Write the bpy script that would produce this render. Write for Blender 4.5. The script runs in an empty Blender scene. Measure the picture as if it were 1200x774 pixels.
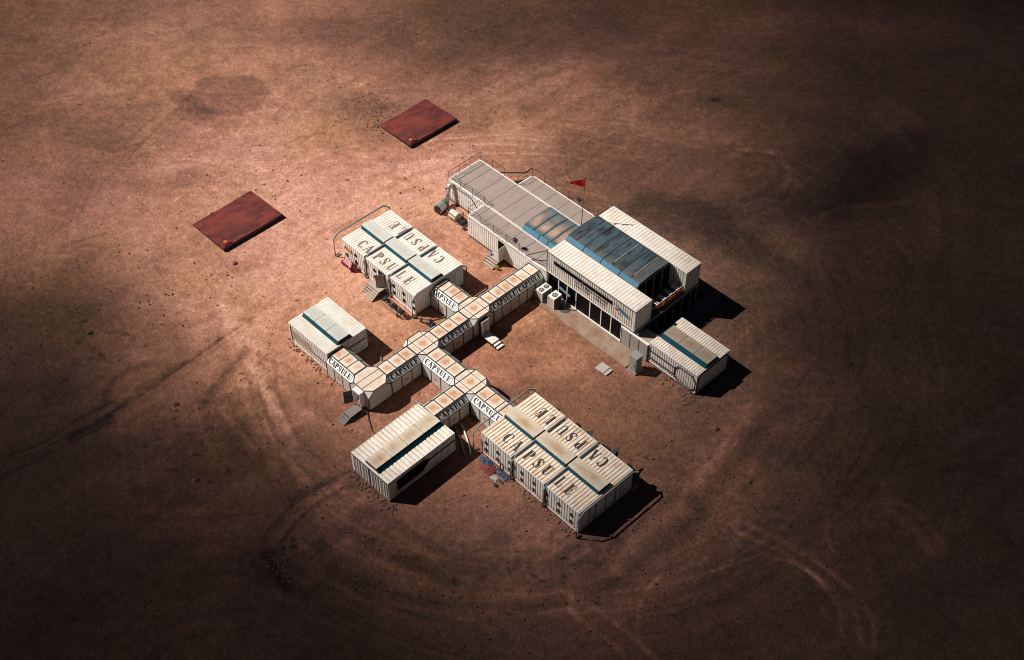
import bpy, math, random
import numpy as np
from mathutils import Vector, Matrix

R = math.radians
random.seed(7)
rng = np.random.default_rng(11)
scene = bpy.context.scene
COL = scene.collection

# ------------------------------------------------------------------ camera
F_PX, PITCH, HEAD, ROLL = 1502.22, 0.81793, 2.366922, 0.003861
CAM = np.array([72.428, -50.702, 95.498])
_fw = np.array([math.cos(PITCH) * math.cos(HEAD), math.cos(PITCH) * math.sin(HEAD), -math.sin(PITCH)])
_rt = np.array([math.sin(HEAD), -math.cos(HEAD), 0.0])
_up = np.cross(_rt, _fw)
_rt, _up = math.cos(ROLL) * _rt + math.sin(ROLL) * _up, -math.sin(ROLL) * _rt + math.cos(ROLL) * _up
cam_data = bpy.data.cameras.new('camera')
cam_data.sensor_width = 36.0
cam_data.lens = F_PX / 1200 * 36.0
cam_data.clip_start = 1.0
cam_data.clip_end = 20000
cam = bpy.data.objects.new('camera', cam_data)
COL.objects.link(cam)
cam.matrix_world = Matrix([[_rt[i], _up[i], -_fw[i], CAM[i]] for i in range(3)] + [[0, 0, 0, 1]])
scene.camera = cam


def at(px, py, z=0.0):
    """ground point seen at a pixel of the 1200 x 774 photograph (used to survey the site)"""
    r = _fw + _rt * (px - 600) / F_PX - _up * (py - 387) / F_PX
    t = (z - CAM[2]) / r[2]
    p = CAM + t * r
    return (float(p[0]), float(p[1]))


# ------------------------------------------------------------------ light
SUN_EL, SUN_AZ = R(48), R(37.5 + 180)          # direction towards the sun
to_sun = Vector((math.cos(SUN_EL) * math.cos(SUN_AZ), math.cos(SUN_EL) * math.sin(SUN_AZ), math.sin(SUN_EL)))
world = bpy.data.worlds.new('World')
scene.world = world
world.use_nodes = True
wn = world.node_tree.nodes
bg = wn['Background']
sky = wn.new('ShaderNodeTexSky')
sky.sky_type = 'NISHITA'
sky.sun_disc = False
sky.sun_elevation = SUN_EL
sky.sun_rotation = math.atan2(to_sun.x, to_sun.y)
sky.altitude = 1500
world.node_tree.links.new(sky.outputs['Color'], bg.inputs['Color'])
bg.inputs['Strength'].default_value = 0.05
sun_data = bpy.data.lights.new('sun', 'SUN')
sun_data.energy = 5.0
sun_data.angle = R(0.5)
sun_data.color = (1.0, 0.94, 0.86)
sun = bpy.data.objects.new('sun', sun_data)
COL.objects.link(sun)
sun.rotation_euler = to_sun.to_track_quat('Z', 'Y').to_euler()
scene.view_settings.view_transform = 'Standard'
scene.view_settings.look = 'None'
scene.view_settings.gamma = 1
scene.view_settings.use_curve_mapping = False
scene.view_settings.exposure = 0.34
scene.cycles.use_denoising = True
scene.cycles.filter_width = 1.05
scene.cycles.max_bounces = 5
scene.cycles.diffuse_bounces = 2
scene.cycles.volume_bounces = 0
scene.cycles.transparent_max_bounces = 12


# ------------------------------------------------------------------ helpers
class MB:
    """collects shapes; build() links them as ONE mesh object"""

    def __init__(self):
        self.v, self.f, self.w = [], [], []

    def add(self, pts, faces, w=0.0):
        b = len(self.v)
        self.v += [tuple(map(float, p)) for p in pts]
        self.w += list(w) if hasattr(w, '__len__') else [w] * len(pts)
        self.f += [tuple(b + i for i in f) for f in faces]
        return self

    def box(self, x0, y0, z0, x1, y1, z1, w=0.0):
        p = [(x0, y0, z0), (x1, y0, z0), (x1, y1, z0), (x0, y1, z0), (x0, y0, z1), (x1, y0, z1), (x1, y1, z1), (x0, y1, z1)]
        return self.add(p, [(3, 2, 1, 0), (4, 5, 6, 7), (0, 1, 5, 4), (1, 2, 6, 5), (2, 3, 7, 6), (3, 0, 4, 7)], w)

    def poly(self, pts, w=0.0):
        return self.add(pts, [tuple(range(len(pts)))], w)

    def prism(self, pts, off, w=0.0):
        """polygon pts (3D) extruded by vector off"""
        n = len(pts)
        q = [tuple(p[i] + off[i] for i in range(3)) for p in pts]
        return self.add(list(pts) + q, [tuple(range(n - 1, -1, -1)), tuple(range(n, 2 * n))] +
                        [(i, (i + 1) % n, n + (i + 1) % n, n + i) for i in range(n)], w)

    def tube(self, pts, r, n=6, w=0.0, closed=False):
        P = [Vector(p) for p in pts]
        m = len(P)
        rings = []
        for i, p in enumerate(P):
            a = P[(i - 1) % m] if (i > 0 or closed) else None
            c = P[(i + 1) % m] if (i < m - 1 or closed) else None
            d = ((p - a).normalized() if a is not None else Vector()) + ((c - p).normalized() if c is not None else Vector())
            d.normalize()
            ref = Vector((0, 0, 1)) if abs(d.z) < 0.93 else Vector((0.6, 0.8, 0))
            e1 = d.cross(ref).normalized()
            e2 = d.cross(e1)
            k = 1.0
            if a is not None and c is not None:
                k = 1 / max(0.5, (p - a).normalized().dot(d))
            rings.append([p + (e1 * math.cos(2 * math.pi * j / n) + e2 * math.sin(2 * math.pi * j / n)) * r * k for j in range(n)])
        b = [tuple(q) for ring in rings for q in ring]
        fs = []
        for i in range(m - 1 + (1 if closed else 0)):
            for j in range(n):
                i2 = (i + 1) % m
                fs.append((i * n + j, i * n + (j + 1) % n, i2 * n + (j + 1) % n, i2 * n + j))
        if not closed:
            fs += [tuple(range(n - 1, -1, -1)), tuple((m - 1) * n + j for j in range(n))]
        return self.add(b, fs, w)

    def lathe(self, cx, cy, prof, n=20, w=0.0):
        """prof: list of (r, z)"""
        b = [(cx + r * math.cos(2 * math.pi * j / n), cy + r * math.sin(2 * math.pi * j / n), z) for r, z in prof for j in range(n)]
        fs = [(i * n + j, i * n + (j + 1) % n, (i + 1) * n + (j + 1) % n, (i + 1) * n + j) for i in range(len(prof) - 1) for j in range(n)]
        fs += [tuple(range(n - 1, -1, -1)), tuple((len(prof) - 1) * n + j for j in range(n))]
        return self.add(b, fs, w)

    def corr(self, o, u, v, nrm, lu, lv, period, depth, ridge_w=0.6, segs=1, foot=0.0):
        """corrugated sheet: ridges repeat along u, run along v; nrm points outwards; valleys carry wear 1"""
        o, u, v, nrm = Vector(o), Vector(u), Vector(v), Vector(nrm)
        k = max(1, round(lu / period))
        per = lu / k
        xs, hs = [0.0], [0.0]
        for i in range(k):
            for a, h in ((ridge_w, 0.0), (ridge_w + .12, 1.0), (.88, 1.0), (1.0, 0.0)):
                xs.append((i + a) * per)
                hs.append(h)
        pts, w = [], []
        for s in range(segs + 1):
            for x, h in zip(xs, hs):
                pts.append(o + u * x + v * (lv * s / segs) - nrm * (depth * h))
                w.append(max(h, foot * max(0.0, 1 - 2.6 * s / segs) if foot else 0.0))
        n = len(xs)
        return self.add(pts, [(s * n + i, s * n + i + 1, (s + 1) * n + i + 1, (s + 1) * n + i) for s in range(segs) for i in range(n - 1)], w)

    def sheet(self, o, u, v, nu, nv, wf):
        """flat panel o + a*u + b*v, wear wf(a, b)"""
        o, u, v = Vector(o), Vector(u), Vector(v)
        pts, w = [], []
        for j in range(nv + 1):
            for i in range(nu + 1):
                pts.append(o + u * (i / nu) + v * (j / nv))
                w.append(wf(i / nu, j / nv))
        n = nu + 1
        return self.add(pts, [(j * n + i, j * n + i + 1, (j + 1) * n + i + 1, (j + 1) * n + i) for j in range(nv) for i in range(nu)], w)

    def pieces(self, name, mat, parent):
        """every shape that was added becomes an object of its own"""
        comp = list(range(len(self.v)))

        def find(i):
            while comp[i] != i:
                comp[i] = comp[comp[i]]
                i = comp[i]
            return i
        for f in self.f:
            for j in f[1:]:
                comp[find(j)] = find(f[0])
        groups = {}
        for f in self.f:
            groups.setdefault(find(f[0]), []).append(f)
        for fs in groups.values():
            ids = sorted({i for f in fs for i in f})
            mp = {i: k for k, i in enumerate(ids)}
            q = MB()
            q.add([self.v[i] for i in ids], [tuple(mp[i] for i in f) for f in fs], [self.w[i] for i in ids])
            q.build(name, mat, parent)

    def build(self, name, mat, parent=None, smooth=False):
        me = bpy.data.meshes.new(name)
        o = bpy.data.objects.new(name, me)
        base = Vector((0, 0, 0))
        if parent is not None:
            root = parent
            while root.parent is not None:
                root = root.parent
            base = Vector(root.location)
        me.from_pydata([(x - base.x, y - base.y, z - base.z) for x, y, z in self.v], [], self.f)
        a = me.attributes.new('wear', 'FLOAT', 'POINT')
        a.data.foreach_set('value', np.array(self.w, dtype=np.float32))
        me.materials.append(mat)
        if smooth:
            for p in me.polygons:
                p.use_smooth = True
        me.update()
        COL.objects.link(o)
        if parent is not None:
            o.parent = parent
        return o


def thing(name, label, cat, loc, group=None, rot=0.0):
    o = bpy.data.objects.new(name, None)
    o.empty_display_size = 0.3
    COL.objects.link(o)
    o.location = loc
    o.rotation_euler = (0, 0, rot)
    o['label'], o['category'] = label, cat
    if group:
        o['group'] = group
    return o


def solo(o, label, cat, group=None):
    o['label'], o['category'] = label, cat
    if group:
        o['group'] = group
    return o


def recentre(o):
    """a thing that is one mesh: move its origin to its own base"""
    me = o.data
    n = len(me.vertices)
    c = np.empty(n * 3, dtype=np.float32)
    me.vertices.foreach_get('co', c)
    c = c.reshape(-1, 3)
    b = np.array([(c[:, 0].min() + c[:, 0].max()) / 2, (c[:, 1].min() + c[:, 1].max()) / 2, c[:, 2].min()], dtype=np.float32)
    me.vertices.foreach_set('co', (c - b).ravel())
    o.location = b
    return o


# ------------------------------------------------------------------ materials
def nodes_of(name):
    m = bpy.data.materials.new(name)
    m.use_nodes = True
    nt = m.node_tree
    return m, nt, nt.nodes, nt.links, nt.nodes['Principled BSDF']


def mixc(nt, fac, a, b):
    n = nt.nodes.new('ShaderNodeMix')
    n.data_type = 'RGBA'
    for sock, val in ((n.inputs[0], fac), (n.inputs[6], a), (n.inputs[7], b)):
        if hasattr(val, 'links'):
            nt.links.new(val, sock)
        elif isinstance(val, tuple):
            sock.default_value = (*val, 1.0)
        else:
            sock.default_value = val
    return n.outputs[2]


def mathn(nt, op, a, b=0.0, clamp=False):
    n = nt.nodes.new('ShaderNodeMath')
    n.operation = op
    n.use_clamp = clamp
    for sock, val in ((n.inputs[0], a), (n.inputs[1], b)):
        if hasattr(val, 'links'):
            nt.links.new(val, sock)
        else:
            sock.default_value = val
    return n.outputs[0]


def noise(nt, scale, detail=4.0, rough=0.55, stretch=None, coord='Object'):
    tc = nt.nodes.new('ShaderNodeTexCoord')
    n = nt.nodes.new('ShaderNodeTexNoise')
    n.inputs['Scale'].default_value = scale
    n.inputs['Detail'].default_value = detail
    n.inputs['Roughness'].default_value = rough
    src = tc.outputs[coord]
    if stretch:
        mp = nt.nodes.new('ShaderNodeMapping')
        mp.inputs['Scale'].default_value = stretch
        nt.links.new(src, mp.inputs['Vector'])
        src = mp.outputs['Vector']
    nt.links.new(src, n.inputs['Vector'])
    return n.outputs['Fac']


def ramp(nt, fac, a, b):
    n = nt.nodes.new('ShaderNodeMapRange')
    nt.links.new(fac, n.inputs[0])
    n.inputs[1].default_value, n.inputs[2].default_value = a, b
    return n.outputs[0]


def worn(name, base, dirt, amount=0.5, patch=0.35, rough=0.55, metal=0.0, scale=0.9, stretch=None, dirt2=None, bump=0.0, blotch=None):
    """painted or bare surface: dirt lies in the wear attribute (grooves, dust spots) and in irregular patches"""
    m, nt, N, L, bs = nodes_of(name)
    at_ = N.new('ShaderNodeAttribute')
    at_.attribute_name = 'wear'
    n1 = noise(nt, scale, 6, 0.62, stretch)
    n2 = noise(nt, scale * 6, 5, 0.6, stretch)
    groove = mathn(nt, 'MULTIPLY', at_.outputs['Fac'], mathn(nt, 'ADD', ramp(nt, n1, 0.3, 0.68), 0.25))
    groove = mathn(nt, 'MULTIPLY', groove, amount, True)
    pt = mathn(nt, 'MULTIPLY', mathn(nt, 'MULTIPLY', ramp(nt, n1, 0.5, 0.75), ramp(nt, n2, 0.35, 0.65)), patch, True)
    fac = mathn(nt, 'MAXIMUM', groove, pt)
    d = mixc(nt, ramp(nt, n2, 0.3, 0.7), dirt, dirt2 or tuple(c * 0.55 for c in dirt))
    tint = mixc(nt, ramp(nt, noise(nt, scale * 2.3, 5, 0.6), 0.35, 0.65), tuple(c * 0.86 for c in base), base)
    if blotch:
        bn = ramp(nt, noise(nt, scale * 1.4, 7, 0.7, stretch), blotch[1], blotch[2])
        tint = mixc(nt, bn, tint, blotch[0])
    L.new(mixc(nt, fac, tint, d), bs.inputs['Base Color'])
    rr = mathn(nt, 'ADD', mathn(nt, 'MULTIPLY', n2, 0.3), rough - 0.15)
    L.new(rr, bs.inputs['Roughness'])
    if 'red_painted' in name:
        bs.inputs['Specular IOR Level'].default_value = 0.12
    if 'glass' in name:
        bs.inputs['Specular IOR Level'].default_value = 0.06 if 'dark' in name else 0.2
    bs.inputs['Metallic'].default_value = metal
    if bump:
        b = N.new('ShaderNodeBump')
        b.inputs['Strength'].default_value = bump
        b.inputs['Distance'].default_value = 0.02
        L.new(n2, b.inputs['Height'])
        L.new(b.outputs['Normal'], bs.inputs['Normal'])
    return m


SAND = (0.46, 0.27, 0.175)
RUST = (0.33, 0.145, 0.065)
M = dict(
    white=worn('white_paint', (0.86, 0.83, 0.79), (0.50, 0.33, 0.22), 0.35, 0.45),
    white_dusty=worn('dusty_white_paint', (0.78, 0.73, 0.67), (0.52, 0.36, 0.26), 0.45, 0.6, scale=0.5),
    roof_pale=worn('pale_corrugated_roof', (0.88, 0.83, 0.77), (0.58, 0.38, 0.26), 0.7, 0.75, scale=0.45, blotch=((0.76, 0.60, 0.47), 0.48, 0.70)),
    roof_rust=worn('rust_grooved_roof', (0.94, 0.83, 0.71), (0.50, 0.28, 0.15), 1.1, 0.8, scale=0.5, blotch=((0.74, 0.48, 0.29), 0.48, 0.72)),
    roof_mid=worn('dust_grooved_roof', (0.90, 0.82, 0.74), (0.52, 0.34, 0.22), 0.8, 0.6, scale=0.5, blotch=((0.72, 0.54, 0.40), 0.5, 0.72)),
    wall_rust=worn('white_wall_with_rust', (0.78, 0.745, 0.70), (0.36, 0.24, 0.165), 0.65, 0.6, scale=0.9, stretch=(1, 1, 0.3)),
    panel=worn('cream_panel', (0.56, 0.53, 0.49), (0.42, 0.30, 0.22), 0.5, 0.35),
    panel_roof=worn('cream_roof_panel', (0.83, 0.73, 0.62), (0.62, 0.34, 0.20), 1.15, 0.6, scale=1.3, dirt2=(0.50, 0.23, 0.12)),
    sign_white=worn('white_sign_board', (0.88, 0.87, 0.86), (0.5, 0.42, 0.36), 0.3, 0.3),
    deck=worn('grey_timber_deck', (0.37, 0.295, 0.27), (0.42, 0.31, 0.26), 0.8, 0.6, 0.75, scale=0.7, stretch=(1, 0.25, 1)),
    trim=worn('white_trim', (0.87, 0.82, 0.77), (0.5, 0.35, 0.26), 0.4, 0.4),
    black=worn('black_steel', (0.02, 0.02, 0.022), (0.10, 0.075, 0.06), 0.3, 0.3, 0.5),
    rib=worn('dark_seam', (0.035, 0.036, 0.04), (0.2, 0.14, 0.1), 0.3, 0.35, 0.5),
    pipe=worn('grey_steel_pipe', (0.24, 0.255, 0.265), (0.2, 0.15, 0.12), 0.3, 0.35, 0.5),
    seam=worn('grey_seam', (0.075, 0.07, 0.068), (0.3, 0.2, 0.14), 0.3, 0.35, 0.5),
    paint_roof=worn('faded_stencil_paint', (0.20, 0.145, 0.115), (0.6, 0.47, 0.37), 0.4, 0.8, 0.6, scale=2.5),
    paint_black=worn('black_stencil_paint', (0.02, 0.018, 0.018), (0.25, 0.2, 0.17), 0.3, 0.25, 0.6, scale=2.5),
    paint_mid=worn('worn_stencil_paint', (0.045, 0.035, 0.03), (0.5, 0.36, 0.25), 0.4, 0.8, 0.6, scale=3.0),
    orange=worn('orange_mark', (0.62, 0.22, 0.07), (0.5, 0.36, 0.26), 0.4, 0.4),
    glass=worn('dark_glass', (0.003, 0.0033, 0.004), (0.012, 0.01, 0.009), 0.3, 0.2, 0.3),
    glass_teal=worn('teal_glass', (0.006, 0.062, 0.092), (0.1, 0.1, 0.09), 0.3, 0.25, 0.3),
    glass_blue=worn('sky_blue_glass', (0.075, 0.20, 0.285), (0.15, 0.15, 0.14), 0.3, 0.3, 0.3),
    lid_grey=worn('pale_grey_skylight_sheet', (0.60, 0.61, 0.57), (0.56, 0.46, 0.36), 0.6, 0.55, 0.5, scale=0.6),
    lid_tan=worn('dusty_tan_skylight_sheet', (0.70, 0.61, 0.50), (0.52, 0.31, 0.17), 1.25, 1.0, 0.5, scale=0.9, dirt2=(0.36, 0.20, 0.10), stretch=(.5, 1, 1)),
    lid_brown=worn('dusty_brown_skylight_sheet', (0.40, 0.33, 0.26), (0.33, 0.19, 0.10), 0.9, 0.7, 0.5, scale=0.7),
    slate=worn('slate_blue_roof_sheet', (0.060, 0.105, 0.130), (0.24, 0.175, 0.14), 0.75, 0.3, 0.45, scale=0.8, dirt2=(0.15, 0.115, 0.10), stretch=(1.1, 0.35, 1), blotch=((0.012, 0.02, 0.026), 0.46, 0.62)),
    sandy_slate=worn('sand_covered_blue_sheet', (0.085, 0.145, 0.175), (0.50, 0.31, 0.21), 1.0, 0.15, 0.5, scale=0.9, dirt2=(0.44, 0.30, 0.22), blotch=((0.03, 0.06, 0.08), 0.45, 0.65)),
    red_plate=worn('red_painted_steel', (0.20, 0.040, 0.036), (0.12, 0.030, 0.030), 0.8, 0.6, 0.75, scale=0.5, dirt2=(0.32, 0.075, 0.055), blotch=((0.060, 0.020, 0.020), 0.42, 0.60), stretch=(1, .6, 1)),
    red_flag=worn('red_cloth', (0.80, 0.012, 0.02), (0.5, 0.01, 0.01), 0.3, 0.3, 0.8),
    red_mark=worn('red_sign_paint', (0.55, 0.10, 0.035), (0.25, 0.08, 0.05), 0.3, 0.5, 0.6, scale=3),
    concrete=worn('concrete', (0.31, 0.225, 0.165), (0.36, 0.19, 0.125), 0.5, 1.0, 0.9, scale=0.55, bump=0.3, blotch=((0.23, 0.125, 0.082), 0.44, 0.62)),
    grey_box=worn('grey_painted_steel', (0.30, 0.29, 0.27), (0.3, 0.22, 0.16), 0.4, 0.4, 0.5),
    grey_dark=worn('dark_grey_steel', (0.07, 0.07, 0.072), (0.2, 0.15, 0.11), 0.3, 0.4, 0.5),
    cream=worn('cream_plastic', (0.50, 0.45, 0.37), (0.45, 0.33, 0.24), 0.5, 0.4),
    step=worn('weathered_step_timber', (0.42, 0.345, 0.285), (0.3, 0.2, 0.14), 0.5, 0.6, 0.8, scale=2),
    ramp=worn('grey_ramp_timber', (0.21, 0.185, 0.18), (0.26, 0.19, 0.15), 0.5, 0.6, 0.8, scale=2),
    galv=worn('galvanised_duct', (0.55, 0.57, 0.56), (0.4, 0.33, 0.27), 0.4, 0.3, 0.35, 0.6),
    green=worn('green_enamel', (0.05, 0.16, 0.07), (0.2, 0.15, 0.1), 0.3, 0.3),
    pink=worn('faded_pink_cloth', (0.62, 0.27, 0.28), (0.45, 0.2, 0.18), 0.3, 0.4, 0.9, scale=3),
    maroon=worn('maroon_cloth', (0.16, 0.028, 0.03), (0.2, 0.09, 0.06), 0.3, 0.6, 0.9, scale=3),
    blue_cloth=worn('blue_tarpaulin', (0.010, 0.036, 0.085), (0.15, 0.1, 0.08), 0.3, 0.5, 0.6, scale=3),
    purple=worn('lilac_cloth', (0.33, 0.27, 0.45), (0.3, 0.2, 0.2), 0.3, 0.4, 0.9, scale=4),
    yellow=worn('yellow_plastic', (0.55, 0.40, 0.03), (0.3, 0.25, 0.1), 0.3, 0.3),
    stone=worn('red_brown_stone', (0.17, 0.095, 0.068), (0.27, 0.16, 0.11), 0.4, 0.6, 0.95, scale=2, bump=0.4),
    blue_mark=worn('blue_sign_paint', (0.02, 0.13, 0.24), (0.3, 0.3, 0.3), 0.3, 0.3),
)

_nt = M['red_flag'].node_tree
_tr = _nt.nodes.new('ShaderNodeBsdfTranslucent')
_tr.inputs['Color'].default_value = (0.85, 0.02, 0.025, 1)
_mx = _nt.nodes.new('ShaderNodeMixShader')
_mx.inputs[0].default_value = 0.5
_nt.links.new(_nt.nodes['Principled BSDF'].outputs[0], _mx.inputs[1])
_nt.links.new(_tr.outputs[0], _mx.inputs[2])
_nt.links.new(_mx.outputs[0], _nt.nodes['Material Output'].inputs['Surface'])

# ------------------------------------------------------------------ ground
_T = rng.random((256, 256))


def vnoise(x, y):
    xi, yi = np.floor(x).astype(int), np.floor(y).astype(int)
    fx, fy = x - xi, y - yi
    fx, fy = fx * fx * fx * (fx * (6 * fx - 15) + 10), fy * fy * fy * (fy * (6 * fy - 15) + 10)
    a = _T[xi & 255, yi & 255]
    b = _T[(xi + 1) & 255, yi & 255]
    c = _T[xi & 255, (yi + 1) & 255]
    d = _T[(xi + 1) & 255, (yi + 1) & 255]
    return (a * (1 - fx) + b * fx) * (1 - fy) + (c * (1 - fx) + d * fx) * fy


def fbm(x, y, octs=5, gain=0.55):
    s, a, t = 0.0, 1.0, 0.0
    for k in range(octs):
        ca, sa = math.cos(0.7 * k + 0.3), math.sin(0.7 * k + 0.3)
        s = s + a * vnoise((x * ca - y * sa) * 2.03 ** k + 17.3 * k, (x * sa + y * ca) * 2.03 ** k - 9.1 * k)
        t += a
        a *= gain
    return s / t


def field(anchors, X, Y, width=9.0):
    """smooth field through surveyed points (x, y, value)"""
    num = np.zeros_like(X)
    den = np.zeros_like(X)
    for (px, py, val) in anchors:
        ax, ay = at(px, py)
        d2 = (X - ax) ** 2 + (Y - ay) ** 2
        w = 1.0 / (d2 + width * width) ** 2
        num += w * math.log(val)
        den += w
    return np.exp(num / den)


# pale dust mid-camp, darker soil outwards, with part of the light falloff painted in
SOIL_FALLOFF = [(450, 230, .86), (300, 200, .95), (350, 300, 1.0), (560, 200, .9), (500, 330, 1.0), (400, 370, 1.1), (390, 310, 1.25), (600, 400, 1.05), (640, 400, 1.0), (680, 440, .40), (470, 440, .8),
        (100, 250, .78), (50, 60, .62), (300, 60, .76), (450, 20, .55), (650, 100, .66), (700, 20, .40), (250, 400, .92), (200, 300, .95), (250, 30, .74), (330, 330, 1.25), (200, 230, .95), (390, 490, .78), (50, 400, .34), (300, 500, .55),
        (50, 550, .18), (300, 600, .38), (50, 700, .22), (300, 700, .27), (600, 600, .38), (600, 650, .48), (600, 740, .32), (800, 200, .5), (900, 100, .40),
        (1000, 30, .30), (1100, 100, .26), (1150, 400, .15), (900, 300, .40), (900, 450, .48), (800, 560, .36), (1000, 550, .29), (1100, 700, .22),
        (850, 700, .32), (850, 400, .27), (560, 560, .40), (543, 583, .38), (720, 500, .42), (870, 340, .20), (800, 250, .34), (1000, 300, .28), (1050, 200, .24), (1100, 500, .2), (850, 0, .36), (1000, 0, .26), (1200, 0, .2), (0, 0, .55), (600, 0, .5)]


def build_ground():
    def axis(lo, hi, step):
        core = list(np.arange(lo, hi + step / 2, step))
        a, s = lo, step
        left = []
        while a > -4000:
            s *= 1.5
            a -= s
            left.append(a)
        b, s = hi, step
        right = []
        while b < 4000:
            s *= 1.5
            b += s
            right.append(b)
        return np.array(left[::-1] + core + right)

    xs, ys = axis(-92, 70, 0.16), axis(-50, 112, 0.16)
    X, Y = np.meshgrid(xs, ys)
    nx, ny = len(xs), len(ys)
    # a warped look-up breaks the soil tone and its painted falloff into tongues and patches
    wx = X + 16 * (fbm(X / 14, Y / 14, 4) - 0.5)
    wy = Y + 16 * (fbm(X / 14 + 40, Y / 14 + 7, 4) - 0.5)
    s = field(SOIL_FALLOFF, wx, wy, 7.0)
    big = fbm(X / 16 + 3, Y / 16, 5)
    q1, q2 = fbm(X / 7 + 2, Y / 7 + 71, 4) - 0.5, fbm(X / 7 + 33, Y / 7 - 5, 4) - 0.5
    med = fbm(X / 5.5 + 3.2 * q1, Y / 5.5 + 9 + 3.2 * q2, 6, 0.6)
    fine_streak = fbm((X * 0.72 + Y * 0.69) / 3.2 + 5 * q1, (Y * 0.72 - X * 0.69) / 0.55 + 4 * q2, 4, 0.6)
    fin = fbm(X / 0.9, Y / 0.9, 3)
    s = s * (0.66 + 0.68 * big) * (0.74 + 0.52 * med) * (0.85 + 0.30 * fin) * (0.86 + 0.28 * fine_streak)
    hgt = 0.18 * (fbm(X / 9, Y / 9, 3) - 0.5) + 0.05 * (fbm(X / 1.4, Y / 1.4, 4) - 0.5)
    # vehicles circling the camp: concentric streaks
    cx, cy = at(640, 400)
    rr = np.hypot(X - cx, Y - cy)
    th = np.arctan2(Y - cy, X - cx)
    wob = 2.6 * (fbm(np.cos(th) * 2.2 + 5, np.sin(th) * 2.2, 3) - 0.5)
    stre = fbm((rr + wob) * 1.15, th * 1.6 + 50, 4, 0.6)
    stre2 = fbm((rr + wob) * 3.1, th * 3.0 + 20, 3, 0.6)
    adir = np.arctan2(*(np.array(at(620, 700)) - np.array([cx, cy]))[::-1])
    dang = np.abs((th - adir + math.pi) % (2 * math.pi) - math.pi)
    arcm = 0.03 + 0.97 * np.exp(-(dang / 0.95) ** 2)
    band = 0.85 * arcm * np.exp(-((rr - 33) / 11.0) ** 2) * np.clip(2.2 * fbm(X / 17 + 60, Y / 17, 3) - 0.45, 0, 1.2)
    s *= 1 + band * ((stre - 0.5) * 1.25 + (stre2 - 0.5) * 0.7)
    hgt += band * 0.10 * (stre2 - 0.5)
    # wheel marks and wind streaks running along the approach from the lower left
    ux, uy = at(40, 560)
    vx, vy = at(420, 350)
    dl = math.hypot(vx - ux, vy - uy)
    dx, dy = (vx - ux) / dl, (vy - uy) / dl
    al, ac = X * dx + Y * dy, -X * dy + Y * dx
    st = fbm(al / 26 + 4 * (big - .5), ac / 1.5 + 3 * (big - .5), 4, 0.6)
    pxm = np.clip((fbm(X / 25 + 80, Y / 25, 2) - 0.3) * 2, 0, 1)
    s *= 1 + pxm * (st - 0.5) * 0.55

    def line(pts, half, gain, rut=0.0, rag=0.35, pair=0.0):
        """wheel track along surveyed points: gain > 0 paler, < 0 darker"""
        P = [at(*p) for p in pts]
        Q = []
        for i in range(len(P) - 1):                       # Catmull-Rom smoothing
            p0, p1, p2, p3 = P[max(i - 1, 0)], P[i], P[i + 1], P[min(i + 2, len(P) - 1)]
            for t in np.linspace(0, 1, 9)[:-1]:
                Q.append(tuple(0.5 * (2 * p1[k] + (p2[k] - p0[k]) * t + (2 * p0[k] - 5 * p1[k] + 4 * p2[k] - p3[k]) * t * t
                                      + (3 * p1[k] - p0[k] - 3 * p2[k] + p3[k]) * t ** 3) for k in (0, 1)))
        Q.append(P[-1])
        q = np.array(Q)
        m = half * 4 + abs(pair)
        ix = np.where((xs > q[:, 0].min() - m) & (xs < q[:, 0].max() + m))[0]
        iy = np.where((ys > q[:, 1].min() - m) & (ys < q[:, 1].max() + m))[0]
        if len(ix) == 0 or len(iy) == 0:
            return
        sl = (slice(iy[0], iy[-1] + 1), slice(ix[0], ix[-1] + 1))
        xx, yy = X[sl], Y[sl]
        best = np.full(xx.shape, 1e9)
        for i in range(len(Q) - 1):
            ax, ay = Q[i]
            bx, by = Q[i + 1]
            ll = (bx - ax) ** 2 + (by - ay) ** 2 + 1e-9
            t = np.clip(((xx - ax) * (bx - ax) + (yy - ay) * (by - ay)) / ll, 0, 1)
            best = np.minimum(best, np.hypot(xx - ax - t * (bx - ax), yy - ay - t * (by - ay)))
        if pair:
            best = np.abs(best - pair / 2)
        nz = fbm(xx / 0.8 + 31, yy / 0.8, 3)
        lo = fbm(xx / 5 + 11, yy / 5, 2)
        d = best + half * rag * 2.2 * (nz - 0.5)
        k = np.exp(-np.clip(d, 0, None) ** 2 / (half * half)) * np.clip(0.25 + 1.5 * lo, 0, 1.2)
        s[sl] *= np.clip(1 + gain * (1.75 if gain > 0 else 1.4) * k, 0.15, 3)
        hgt[sl] -= rut * k

    def patch(px, py, rx, ry, ang, gain, soft=0.35, rag=0.5, sc=3.0):
        """irregular stain of other soil, radii in metres"""
        ax, ay = at(px, py)
        ca, sa = math.cos(ang), math.sin(ang)
        m = max(rx, ry) * 2.2
        ix = np.where((xs > ax - m) & (xs < ax + m))[0]
        iy = np.where((ys > ay - m) & (ys < ay + m))[0]
        sl = (slice(iy[0], iy[-1] + 1), slice(ix[0], ix[-1] + 1))
        xx, yy = X[sl] - ax, Y[sl] - ay
        u, v = (xx * ca + yy * sa) / rx, (-xx * sa + yy * ca) / ry
        d = np.hypot(u, v) + rag * 2 * (fbm(X[sl] / sc + px, Y[sl] / sc + py, 4) - 0.5)
        k = 1 / (1 + np.exp((d - 1) / (soft * 0.25)))
        s[sl] *= np.clip(1 + gain * 1.25 * k, 0.2, 3)

    e = math.pi / 4                                       # ground direction that reads horizontal in the photo
    patch(268, 112, 5.2, 4.2, e, -0.27, 0.12, 0.30, 2.4)
    patch(222, 122, 4.8, 1.3, e - 0.75, -0.15, 0.12, 0.30, 1.6)
    patch(252, 138, 5.4, 1.7, e - 0.2, -0.14, 0.12, 0.30, 1.8)
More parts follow.
